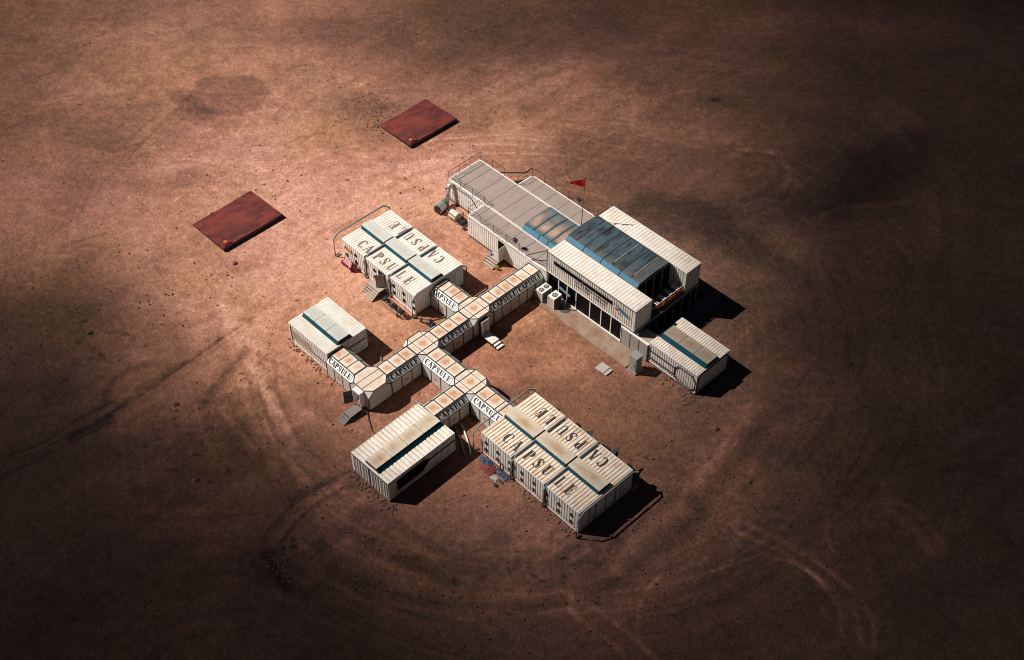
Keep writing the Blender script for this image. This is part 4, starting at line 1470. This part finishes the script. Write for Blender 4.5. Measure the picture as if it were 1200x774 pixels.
monitor(.62, 7.0, 20.98, 25.66, ZD + .02, 3.5, 'sandy_slate', 'glass_blue', (2.0, 3.3, 4.55, 5.8), (3.05, 4.35), sand_wear)
TALL = monitor(7.1, 17.02, 20.84, 25.98, ZU + .02, 6.3, 'slate', 'glass_blue', (8.3, 9.5, 10.75, 12.0, 13.2, 14.5, 15.83), (9.55, 12.0, 14.48), slate_wear)
d = MB()
for x in (13.2, 15.83):
    d.tube([(x, 21.6, 6.36), (x, 23.4, 6.49), (x, 25.3, 6.37)], .04, 4)
d.build('bright_rib', M['trim'], TALL)
# upper room behind the terrace
d = MB()
d.box(7.1, 20.82, ZD + .01, 16.9, 26.0, ZU)
d.build('upper_room', M['glass'], HALL)
d = MB()
for y in (20.95, 22.2, 23.45, 24.7):
    d.box(16.91, y, ZD + .05, 16.98, y + .09, ZU + .3)
d.build('mullion', M['grey_box'], HALL)
# terrace
d = MB()
d.box(16.9, 20.82, ZD - .1, X1, 26.0, ZD - .03)
d.build('terrace', M['grey_dark'], HALL)
d = MB()
d.box(X1 - .02, 18.45, ZD - .22, X1 + .1, 28.2, ZD - .05)
d.build('floor_beam', M['grey_box'], HALL)
d = MB()
d.tube([(18.85, 20.85, 4.1), (18.85, 25.98, 4.1)], .04)
for y in (21.3, 22.0, 22.25, 23.0, 23.25, 24.0, 24.25, 25.0, 25.25):
    d.box(17.95, y, 4.0, 18.83, y + .09, 4.06)
d.build('terrace_frame', M['trim'], HALL)
d = MB()
rl = random.Random(5)
y = 21.55
while y < 25.8:                                          # red raised lettering along the terrace edge, not legible in the photograph
    w_ = rl.uniform(.22, .34)
    for _ in range(4):
        if rl.random() < .5:
            zz = 3.45 + rl.uniform(0, .45)
            d.box(18.9, y, zz, 18.98, y + w_, zz + .1)
        else:
            yy = y + rl.uniform(0, w_ * .6)
            d.box(18.905, yy, 3.45, 18.975, yy + .09, 3.45 + rl.uniform(.35, .62))
    y += w_ + .07
d.build('red_lettering', M['red_mark'], HALL)
# ground-floor hall with shop windows
d = MB()
d.box(7.05, 18.66, .04, X1 - .1, 28.15, ZD - .23)
d.build('glass_front', M['glass'], HALL)
for x in (8.5, 9.72, 11.0, 12.95, 14.5, 15.85, 17.28):
    d = MB()
    d.box(x - .05, 18.58, .12, x + .05, 18.66, ZD - .2)
    d.build('mullion', M['trim'], HALL)
d = MB()
d.box(9.0, 18.52, .1, 17.3, 18.64, .22)
d.build('sill', M['trim'], HALL)
for y in (19.4, 20.7, 22.0, 23.3, 24.6, 25.9, 27.2, 28.1):
    d = MB()
    d.box(X1 - .11, y - .04, .1, X1 - .04, y + .04, ZD - .23)
    d.build('mullion', M['grey_box'], HALL)

# corridor between the hall and the right-hand cabin
LK = thing('link_corridor', 'low grey panelled link with an orange triangle between the hall and the rightmost cabin', 'corridor', (19.1, 19.4, 0))
d = MB()
d.box(17.4, 18.5, .1, 20.9, 20.2, 2.3)
d.build('wall', M['grey_box'], LK)
d = MB()
for k in range(4):
    x = 17.4 + k * 1.16
    d.box(x - .03, 18.47, .1, x + .03, 18.5, 2.32)
d.build('seam', M['black'], LK)
d = MB()
d.box(17.4, 18.46, 2.31, 20.9, 18.7, 2.42)
d.build('trim', M['trim'], LK)
d = MB()
d.box(17.42, 18.71, 2.305, 20.88, 20.2, 2.36)
d.build('roof_panel', M['lid_brown'], LK)
d = MB()
d.prism([(18.9, 18.495, 1.0), (19.4, 18.495, 1.0), (19.15, 18.495, 1.42)], (0, -.012, 0))
d.build('emblem', M['orange'], LK)
d = MB()
d.tube([(19.3, 18.75, 2.4), (19.3, 18.75, 2.75)], .08)
d.tube([(20.8, 20.0, 2.4), (20.8, 20.0, 2.75)], .08)
d.build('vent_pipe', M['white'], LK)

# paving
d = MB()
xa, ya = at(633, 358.2, .1)
d.box(7.2, 16.38, -.08, 20.0, 18.5, .1)
o = d.build('concrete_pavement', M['concrete'])
o['kind'] = 'structure'
d = MB()
d.box(19.25, 20.6, -.08, 20.75, 30.2, .14)
o = d.build('porch_pavement', M['grey_dark'])
o['kind'] = 'structure'

# ------------------------------------------------------------------ flag
FP = thing('flagpole', 'thin rust-brown flagpole standing between the two blue glazed roofs', 'pole', (6.15, 24.25, 3.5))
d = MB()
d.tube([(6.15, 24.25, 3.45), (6.2, 24.28, 7.5), (6.26, 24.33, 11.42)], .042, 8)
d.build('shaft', M['stone'], FP, True)
d = MB()
d.lathe(6.15, 24.25, [(.16, 3.42), (.16, 3.72), (.06, 3.8)], 10)
d.build('base', M['black'], FP)
d = MB()
d.lathe(6.26, 24.33, [(.02, 11.42), (.09, 11.46), (.09, 11.56), (.02, 11.6)], 8)
d.build('finial', M['black'], FP)
fl = MB()
nu, nv = 12, 6
pts = []
for j in range(nv + 1):
    for i in range(nu + 1):
        u, v = i / nu, j / nv
        hgt_ = 1.05 * (1 - .78 * u)
        dip = .55 * u + .05 * math.sin(u * 9)
        side = .14 * math.sin(u * 7.5 + v * 1.4) * u ** .5
        al_ = 1.5 * u
        pts.append((6.24 - al_ * .70 + side * .71, 24.31 - al_ * .715 - side * .7, 11.35 - dip * .6 - v * hgt_ + .10 * math.sin(u * 8 + v)))
fl.add(pts, [(j * (nu + 1) + i, j * (nu + 1) + i + 1, (j + 1) * (nu + 1) + i + 1, (j + 1) * (nu + 1) + i) for j in range(nv) for i in range(nu)])
o = fl.build('flag', M['red_flag'], None, True)
solo(recentre(o), 'small red flag blowing to the left from the top of the roof pole', 'flag')

# ------------------------------------------------------------------ red plates on the sand
def ground_plate(label, c, sx, sy, rot):
    root = thing('ground_plate', label, 'plate', (c[0], c[1], 0), 'red steel plates on the sand', rot)
    b = MB()
    nx, ny = 10, 14
    top, w = [], []
    for j in range(ny + 1):
        for i in range(nx + 1):
            u, v = i / nx, j / ny
            z = .05 + .36 * u ** .8 + .12 * v * (1 - u) + .02 * math.sin(9 * v + 3 * u)
            top.append((c[0] + (u - .5) * sx, c[1] + (v - .5) * sy, z))
            w.append(.5 * math.exp(-((u - .55) ** 2 + (v - .5) ** 2) * 9))
    n = nx + 1
    b.add(top, [(j * n + i, j * n + i + 1, (j + 1) * n + i + 1, (j + 1) * n + i) for j in range(ny) for i in range(nx)], w)
    b.build('sheet', M['red_plate'], root, True)
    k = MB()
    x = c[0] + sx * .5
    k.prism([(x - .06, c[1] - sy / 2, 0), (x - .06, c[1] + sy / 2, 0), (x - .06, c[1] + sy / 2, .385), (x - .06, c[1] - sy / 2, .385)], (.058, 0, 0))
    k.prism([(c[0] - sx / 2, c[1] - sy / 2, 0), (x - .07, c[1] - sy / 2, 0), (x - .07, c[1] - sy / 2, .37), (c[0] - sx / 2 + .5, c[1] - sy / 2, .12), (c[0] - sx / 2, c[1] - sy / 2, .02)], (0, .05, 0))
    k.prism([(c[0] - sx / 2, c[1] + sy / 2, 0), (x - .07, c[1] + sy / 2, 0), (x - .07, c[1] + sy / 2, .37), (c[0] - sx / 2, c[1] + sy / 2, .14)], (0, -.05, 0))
    k.build('edge', M['black'], root)  # black puts the shade below the raised sheet into the colour
    h = MB()
    hx, hy = c[0] + sx * .36, c[1] - sy * .40
    for (a0, b0, a1, b1) in ((-.55, -.5, .55, -.42), (-.55, .42, .55, .5), (-.55, -.42, -.47, .42), (.47, -.42, .55, .42)):
        h.box(hx + a0, hy + b0, .30, hx + a1, hy + b1, .44 + .12 * a1)
    hf = h.build('hatch', M['maroon'], root)
    h = MB()
    h.box(hx - .2, hy - .2, .3, hx + .22, hy + .2, .455)
    h.build('hatch_lid', M['red_mark'], hf)
    s = MB()
    s.tube([(c[0] - sx * .05, c[1] - .02, .31), (c[0] + sx * .5, c[1] - .02, .43)], .02, 4)
    s.tube([(c[0] + sx * .49, c[1] - sy / 2, .425), (c[0] + sx * .49, c[1] + sy / 2, .425)], .03, 4)
    s.build('seam', M['red_plate'], root)
    return root


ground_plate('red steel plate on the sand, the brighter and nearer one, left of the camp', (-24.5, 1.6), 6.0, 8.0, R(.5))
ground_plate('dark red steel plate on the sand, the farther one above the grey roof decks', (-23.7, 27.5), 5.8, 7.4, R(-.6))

# ------------------------------------------------------------------ equipment round the buildings
def ac_unit(label, x0, x1, y0, y1, h, fans):
    root = thing('air_conditioner', label, 'machine', ((x0 + x1) / 2, (y0 + y1) / 2, 0), 'outdoor air-conditioning units')
    b = MB()
    b.box(x0, y0, .12, x1, y1, h)
    b.build('casing', M['cream'], root)
    f = MB()
    f.box(x1 + .004, y0 + .1, .25, x1 + .012, y1 - .1, h - .12)
    f.build('grille', M['grey_dark'], root)
    c = MB()
    c.box(x0 - .02, y0 - .02, h + .002, x1 + .02, y1 + .02, h + .07)
    for (a, b_) in ((x0, y0), (x1, y0), (x0, y1), (x1, y1)):
        c.box(a - .03, b_ - .03, .0, a + .03, b_ + .03, h)
    c.build('frame', M['trim'], root)
    for fy in fans:
        g = MB()
        g.lathe((x0 + x1) / 2, fy, [(.30, h + .071), (.30, h + .10)], 16)
        fo = g.build('fan_ring', M['black'], root)
        g = MB()
        for k in range(5):
            a = k * 2 * math.pi / 5
            g.prism([((x0 + x1) / 2 + r * math.cos(a + q), fy + r * math.sin(a + q), h + .105) for r, q in ((.06, 0), (.26, -.3), (.26, .25))], (0, 0, .015))
        g.lathe((x0 + x1) / 2, fy, [(.08, h + .12), (.08, h + .14)], 8)
        g.build('fan_blade', M['cream'], fo)
    return root


ac_unit('cream air-conditioning unit with two round fans on top beside the shop windows', 7.05, 7.95, 16.75, 18.15, 1.4, (17.1, 17.8))
ac_unit('cream air-conditioning unit with a single fan on the concrete strip', 8.6, 9.45, 16.95, 18.1, 1.45, (17.52,))
d = MB()
d.tube([(10.3, 17.8, .1), (10.3, 17.8, 1.3)], .06, 8)
d.lathe(10.3, 17.8, [(.55, .1), (.55, .14), (.1, .2)], 14)
o = thing('patio_stand', 'dark round-footed stand with a folded blue-grey parasol beside the fan units', 'stand', (10.3, 17.8, .1))
d.build('stand', M['grey_dark'], o)
d = MB()
d.tube([(8.9, 18.25, 2.1), (9.6, 18.2, 2.05), (10.6, 18.1, 2.0)], .12, 8)
d.tube([(10.3, 17.8, 1.3), (10.3, 18.1, 2.0)], .05, 8)
d.build('folded_canopy', worn('blue_grey_cloth', (0.12, 0.16, 0.2), (0.2, 0.18, 0.16), .3, .3, .9), o)

CB = thing('electrical_cabinet', 'tall grey steel cabinet standing alone at the end of the concrete strip', 'cabinet', (20.85, 16.85, 0))
d = MB()
d.box(20.38, 16.4, .22, 21.3, 17.3, 2.15)
d.build('casing', M['grey_box'], CB)
d = MB()
d.box(20.28, 16.3, -.05, 21.4, 17.4, .215)
d.build('plinth', M['grey_box'], CB)
d = MB()
d.box(20.34, 16.36, 2.152, 21.34, 17.34, 2.22)
d.build('cap', M['grey_box'], CB)
d = MB()
d.box(20.44, 16.385, .3, 21.24, 16.398, 2.08)
dd = d.build('door', M['grey_box'], CB)
d = MB()
d.box(21.1, 16.36, 1.05, 21.16, 16.384, 1.3)
d.build('handle', M['black'], dd)

d = MB()
d.prism([(17.95, 14.15, .06), (19.0, 14.15, .1), (19.0, 15.2, .14), (17.95, 15.2, .1)], (0, 0, .05))
d.prism([(19.05, 14.2, -.02), (19.4, 14.2, -.02), (19.4, 15.2, -.02), (19.05, 15.2, -.02)], (0, 0, .12))
o = recentre(d.build('manhole_cover', worn('pale_slab', (.42, .38, .35), (.35, .22, .16), .4, .6), None))
solo(o, 'pale square slab lying on the soil in front of the concrete strip', 'slab')

# ventilation duct with a drum-shaped blower
VD = thing('ventilation_blower', 'silver duct rising from a green and silver drum beside the big white wall', 'machine', (-9.9, 18.7, 0))
d = MB()
d.tube([(-10.1, 20.86, 2.5), (-10.35, 20.6, 2.55), (-10.5, 20.42, 2.42), (-10.5, 20.36, 2.1), (-10.4, 20.2, 1.0), (-10.25, 19.85, .5)], .3, 10)
d.build('duct', M['galv'], VD, True)
d = MB()
d.tube([(-10.2, 19.75, .62), (-10.15, 19.25, .62)], .5, 16)
d.build('casing', M['green'], VD)
d = MB()
d.tube([(-10.15, 19.24, .62), (-10.05, 18.4, .62)], .58, 18)
d.build('drum', M['galv'], VD)
d = MB()
d.tube([(-10.05, 18.39, .62), (-10.03, 18.3, .62)], .45, 16)
d.build('intake', M['black'], VD)
d = MB()
d.box(-10.6, 18.35, -.02, -9.6, 19.8, .1)
d.build('base', M['black'], VD)

TC = thing('tank_frame', 'rust-stained white tank in a low frame beside the blower', 'tank', (-7.9, 19.2, 0))
d = MB()
d.tube([(-8.75, 19.15, .5), (-7.6, 19.2, .5)], .5, 14)
d.build('tank', worn('rust_stained_tank', (.72, .62, .54), (.40, .22, .13), .5, 1.0, scale=2.2, dirt2=(.12, .08, .06)), TC)
d = MB()
for x in (-8.8, -7.3):
    d.tube([(x, 18.6, 0), (x, 18.6, 1.05), (x, 19.75, 1.05), (x, 19.75, 0)], .04)
for y in (18.6, 19.75):
    d.tube([(-8.8, y, 1.05), (-7.3, y, 1.05)], .04)
    d.tube([(-8.8, y, .35), (-7.3, y, .35)], .03)
d.build('frame', M['stone'], TC)
d = MB()
d.box(-7.2, 18.85, 0, -6.55, 19.6, .62)
d.tube([(-7.0, 19.2, .6), (-7.0, 19.2, .95), (-7.4, 19.2, 1.0)], .06)
d.build('pump', M['black'], TC)
o = MB()
o.box(-6.25, 18.55, -.02, -5.9, 18.9, .22)
o.box(-6.2, 18.6, .22, -6.0, 18.8, .34)
solo(recentre(o.build('tool_box', M['grey_dark'])), 'small dark box on the sand by the corner of the white deck wall', 'box')

# pink cloth on a frame against the long house
PK = thing('cloth_rack', 'low rack with faded pink cloth against the end of the long house', 'rack', (-10.2, 5.7, 0))
d = MB()
pts, n_ = [], 9
for j in range(4):
    for i in range(n_):
        u, v = i / (n_ - 1), j / 3
        pts.append((-11.05 + 1.45 * u, 5.95 - .35 * v + .07 * math.sin(u * 14 + j) * v - .2 * u, 1.05 - .95 * v + .04 * math.sin(u * 9)))
d.add(pts, [(j * n_ + i, j * n_ + i + 1, (j + 1) * n_ + i + 1, (j + 1) * n_ + i) for j in range(3) for i in range(n_ - 1)])
d.build('cloth', M['pink'], PK, True)
d = MB()
for x in (-10.95, -10.3, -9.65):
    d.tube([(x, 5.55, -.02), (x, 5.95, 1.07)], .05)
    d.box(x - .12, 5.42, .25, x + .14, 5.5, .6)
d.build('frame', M['maroon'], PK)
d = MB()
d.prism([(-9.6, 5.7, 0), (-9.0, 6.1, 0), (-9.25, 6.15, .95), (-9.58, 5.9, 1.02)], (.1, -.15, 0))
d.build('folded_cloth', M['maroon'], PK)

# black bench-like rack with stones in front of the long house
BK = thing('equipment_rack', 'long black rack of gear on the sand in front of the long house', 'rack', (-2.0, 5.0, 0))
d = MB()
for x in (-3.4, -2.0, -.6):
    d.tube([(x, 4.75, -.02), (x, 4.75, .75), (x, 5.3, .8), (x, 5.3, -.02)], .05)
for (y, z) in ((4.75, .75), (5.3, .8), (4.75, .3)):
    d.tube([(-3.45, y, z), (-.5, y, z)], .05)
d.build('frame', M['black'], BK)
rl = random.Random(9)
for k in range(8):
    x = -3.3 + .37 * k
    d = MB()
    a = rl.uniform(.14, .24)
    d.lathe(x, 5.05 + rl.uniform(-.1, .1), [(a * .6, .5), (a, .6), (a, .85), (a * .5, 1.0)], 8)
    d.build('gear', M['black'] if k % 3 else M['grey_dark'], BK)
d = MB()
d.box(-3.3, 4.6, .1, -1.1, 4.66, .62)
d.build('mesh_panel', worn('dusty_mesh', (.36, .24, .17), (.2, .14, .1), .4, .6), BK)

# generator with pipe at the end of the long house
GN = thing('pump_set', 'black pump with a pipe loop on the sand below the long house end wall', 'machine', (2.2, 6.5, 0))
d = MB()
d.box(1.75, 6.1, 0, 2.65, 6.75, .28)
d.lathe(2.05, 6.4, [(.25, .28), (.28, .5), (.12, .6)], 10)
d.box(2.3, 6.25, .28, 2.6, 6.6, .45)
d.build('pump', M['black'], GN)
d = MB()
d.tube([(.75, 6.4, .08), (1.1, 5.9, .08), (1.85, 6.2, .1)], .05)
d.tube([(2.6, 6.5, .1), (3.2, 7.0, .08), (3.6, 7.3, .06)], .05)
d.pieces('pipe', M['black'], GN)

# cloths and scraps at the foot of the frontmost house
def heap(name, label, cat, px, mat, sx, sy, h, seed, group=None):
    r_ = random.Random(seed)
    cx_, cy_ = px
    n = 9
    mb = MB()
    pts = []
    for j in range(n):
        for i in range(n):
            u, v = i / (n - 1) * 2 - 1, j / (n - 1) * 2 - 1
            e = max(0, 1 - (u * u + v * v) ** .9 * .8)
            pts.append((cx_ + u * sx * r_.uniform(.85, 1.15), cy_ + v * sy * r_.uniform(.85, 1.15), max(.02, h * e * r_.uniform(.45, 1.1)) if 0 < i < n - 1 and 0 < j < n - 1 else -.03))
    mb.add(pts, [(j * n + i, j * n + i + 1, (j + 1) * n + i + 1, (j + 1) * n + i) for j in range(n - 1) for i in range(n - 1)])
    return solo(recentre(mb.build(name, mat)), label, cat, group)


heap('tarpaulin', 'crumpled blue tarpaulin at the left foot of the frontmost house', 'tarpaulin', (18.9, -1.55), M['blue_cloth'], .75, .35, .3, 1)
heap('tarpaulin', 'smaller blue tarpaulin right of the maroon cloth by the frontmost house', 'tarpaulin', (21.0, -1.5), M['blue_cloth'], .8, .3, .25, 2)
heap('cloth_heap', 'maroon cloth heap on the soil between two blue tarpaulins', 'cloth', (19.75, -2.0), M['maroon'], .85, .5, .35, 3)
heap('rubble_bag', 'grey sack lying just below the maroon cloth heap', 'sack', (20.75, -2.25), M['grey_box'], .45, .3, .22, 4)
heap('plastic_bag', 'black scrap on the soil, farthest from the frontmost house wall', 'scrap', (21.4, -2.8), M['black'], .33, .16, .15, 5)
heap('plastic_bag', 'thin black scrap next to the grey sack', 'scrap', (21.45, -2.15), M['black'], .3, .1, .1, 6)
d = MB()
d.tube([(20.45, -1.25, 0), (20.45, -1.25, 1.0), (20.2, -1.25, 1.0)], .06)
solo(recentre(d.build('stand_pipe', M['maroon'])), 'thin dark standpipe by the wall above the maroon cloth', 'pipe')
heap('cloth_bag', 'lilac bag dropped on the landing by the open cream door', 'bag', (-.75, 17.6), M['purple'], .3, .24, .4, 7).location.z += .55
o = thing('flower_pot', 'yellow pot with leaves at the right end of the timber steps', 'pot', (.95, 16.95, 0))
d = MB()
d.lathe(.98, 16.9, [(.10, 0), (.15, .28), (.16, .32)], 10)
d.build('pot', M['yellow'], o)
d = MB()
for k in range(9):
    a = k * .7
    d.prism([(.98, 16.9, .3), (.98 + .22 * math.cos(a), 16.9 + .22 * math.sin(a), .45), (.98 + .16 * math.cos(a + .4), 16.9 + .16 * math.sin(a + .4), .52)], (0, 0, .01))
d.build('leaves', M['yellow'], o)

# floodlights on the deck rails
def flood(label, x, y, z):
    r_ = thing('floodlight', label, 'lamp', (x, y, z), 'floodlights on the deck rails')
    m_ = MB()
    m_.tube([(x, y, z), (x, y, z + .35)], .035)
    m_.build('bracket', M['black'], r_)
    m_ = MB()
    m_.prism([(x - .2, y - .12, z + .35), (x + .2, y - .12, z + .35), (x + .24, y - .16, z + .72), (x - .24, y - .16, z + .72)], (0, .3, .05))
    m_.build('head', M['black'], r_)
    return r_


flood('black floodlight on the front deck rail, above the open cream door', 2.25, 18.42, 3.55)
flood('black floodlight on the far deck rail behind the flagpole', 2.3, 28.05, 3.35)
# white panel aerial and boxes beside the far upper container
o = thing('white_dish', 'white triangular panel standing behind the far upper container end', 'aerial', (6.3, 28.3, 3.0))
d = MB()
d.prism([(6.1, 28.45, 4.0), (6.75, 28.6, 4.0), (6.25, 28.5, 5.35)], (-.04, .1, 0))
d.build('panel', M['white'], o)
d = MB()
d.tube([(6.3, 28.5, 2.9), (6.3, 28.5, 4.2)], .05)
d.build('mast', M['black'], o)
o = MB()
o.box(5.9, 27.2, ZD + .02, 6.6, 27.8, ZD + .7)
solo(recentre(o.build('equipment_box', M['grey_dark'])), 'dark grey equipment box on the deck below the white triangular panel', 'box')
# timber crate at the end of the tube next to the frontmost house
o = thing('timber_pallet', 'small pale pallet on the ground where the tube meets the frontmost house', 'pallet', (16.6, .75, 0))
for k in range(4):
    d = MB()
    d.box(16.1 + .25 * k, .35, .14, 16.3 + .25 * k, 1.15, .19)
    d.build('slat', M['step'], o)
d = MB()
d.box(16.1, .4, 0, 17.1, .5, .135)
d.box(16.1, 1.0, 0, 17.1, 1.1, .135)
d.build('bearer', M['step'], o)

# cables and hoses along the ground
def cable(name, label, pts, r, mat, cat='cable'):
    m_ = MB()
    m_.tube([(x, y, r * .8) for x, y in pts], r, 6)
    return solo(recentre(m_.build(name, mat, None, True)), label, cat, 'pipes and cables on the ground')


cable('ground_pipe', 'pale pipe from the elbow junction shadow towards the double-door cabin roof', [(8.4, -1.6), (10.0, -1.1), (11.4, -.6)], .07, M['pipe'], 'pipe')
cable('ground_pipe', 'pale pipe crossing the shadow between the double-door cabin and the frontmost house', [(14.0, -.2), (15.6, -1.0), (17.2, -2.0)], .08, M['trim'], 'pipe')
cable('ground_pipe', 'dark pipe running beside the pale pipe near the double-door cabin', [(13.8, -.9), (15.4, -1.6), (16.9, -2.5)], .07, M['pipe'], 'pipe')
cable('ground_cable', 'black cable curving from the elbow junction to the double-door cabin', [(6.5, -5.6), (7.4, -6.2), (8.6, -6.8), (9.8, -7.0), (10.9, -7.3)], .05, M['black'])
cable('ground_pipe', 'grey pipes in the shadow between the leftmost cabin and the tubes', [(1.2, .6), (2.6, -.6), (3.8, -1.8)], .07, M['pipe'], 'pipe')
#cable('ground_cable', 'dark cable along the ground behind the rightmost cabin', [(21.5, 24.6), (23.2, 25.9), (25.2, 27.9), (26.5, 28.8)], .05, M['black'])


# ------------------------------------------------------------------ stones
def stone_mesh(mb, x, y, s, r_):
    n = 6
    a0 = r_.random() * 6
    prof = [(s * .8, -.3 * s), (s, .1 * s), (s * .7, .5 * s), (s * .2, .65 * s)]
    b = len(mb.v)
    mb.lathe(x, y, prof, n)
    for k in range(b, len(mb.v)):
        q = mb.v[k]
        mb.v[k] = (x + (q[0] - x) * r_.uniform(.7, 1.3), y + (q[1] - y) * r_.uniform(.7, 1.3), q[2] * r_.uniform(.8, 1.2))


rs = random.Random(21)
gravel = MB()


def scatter(px, py, n, sx, sy, s0, s1):
    for _ in range(n):
        x, y = at(rs.gauss(px, sx), rs.gauss(py, sy))
        stone_mesh(gravel, x, y, rs.uniform(s0, s1), rs)


for (xa, ya, xb, yb, n, wd) in ((339, 400, 386, 440, 70, 3), (413, 553, 456, 590, 110, 5), (566, 530, 676, 628, 120, 4), (757, 425, 814, 466, 90, 5), (386, 440, 412, 455, 30, 3), (640, 318, 640, 318, 0, 0),
                                (400, 304, 486, 374, 30, 2.5), (430, 130, 450, 150, 40, 8), (452, 583, 466, 600, 40, 5), (808, 470, 830, 480, 30, 6)):
    for _ in range(n):
        t = rs.random()
        x, y = at(xa + (xb - xa) * t + rs.gauss(-wd * .5, wd * .8), ya + (yb - ya) * t + rs.gauss(wd * .5, wd * .8))
        stone_mesh(gravel, x, y, .03 + .13 * rs.random() ** 2.5, rs)
for _ in range(420):
    x, y = at(rs.uniform(10, 1190), rs.uniform(10, 765))
    stone_mesh(gravel, x, y, rs.uniform(.02, .075), rs)
placed = 0
while placed < 3600:
    px_, py_ = rs.uniform(0, 1200), rs.uniform(0, 774)
    x, y = at(px_, py_)
    dn = float(fbm(np.array([x / 9.0 + 7]), np.array([y / 9.0 - 3]), 4)[0])
    if rs.random() > max(0.03, (dn - .42) * 5):
        continue
    if -13 < x < 32 and -12 < y < 29 and rs.random() < .6:
        continue
    sz = .025 + .10 * rs.random() ** 3
    b_ = len(gravel.v)
    n_ = 5
    a0_ = rs.random() * 6
    ring_ = [(x + sz * rs.uniform(.7, 1.3) * math.cos(a0_ + k_ * 1.2566), y + sz * rs.uniform(.7, 1.3) * math.sin(a0_ + k_ * 1.2566)) for k_ in range(n_)]
    gravel.add([(p_[0], p_[1], -.04) for p_ in ring_] + [(x + (p_[0] - x) * .75, y + (p_[1] - y) * .75, sz * rs.uniform(.5, .9)) for p_ in ring_] + [(x, y, sz * rs.uniform(.8, 1.2))],
               [(k_, (k_ + 1) % n_, n_ + (k_ + 1) % n_, n_ + k_) for k_ in range(n_)] + [(n_ + k_, n_ + (k_ + 1) % n_, 2 * n_) for k_ in range(n_)])
    placed += 1
scatter(230, 560, 30, 20, 14, .03, .09)
scatter(435, 130, 50, 16, 9, .03, .12)
scatter(330, 665, 40, 12, 10, .03, .11)
scatter(300, 500, 40, 30, 20, .03, .08)
o = gravel.build('loose_stones', M['stone'])
o['kind'] = 'stuff'
for (px, py, s, lb) in ((838.5, 502.5, .34, 'dark boulder on open soil below the rightmost cabin'), (877.5, 564.5, .26, 'lone dark stone on the bare soil right of the frontmost house'),
                        (105, 390, .32, 'dark stone on the soil above the long rut at far left'), (206, 474, .3, 'dark stone right of the long rut'),
                        (275, 309, .28, 'pale grey lump just below the nearer red plate'), (229, 563, .34, 'twiggy brown clod at lower left of the camp')):
    m_ = MB()
    x, y = at(px, py)
    stone_mesh(m_, x, y, s, rs)
    solo(recentre(m_.build('boulder', M['stone'])), lb, 'stone', 'lone stones')
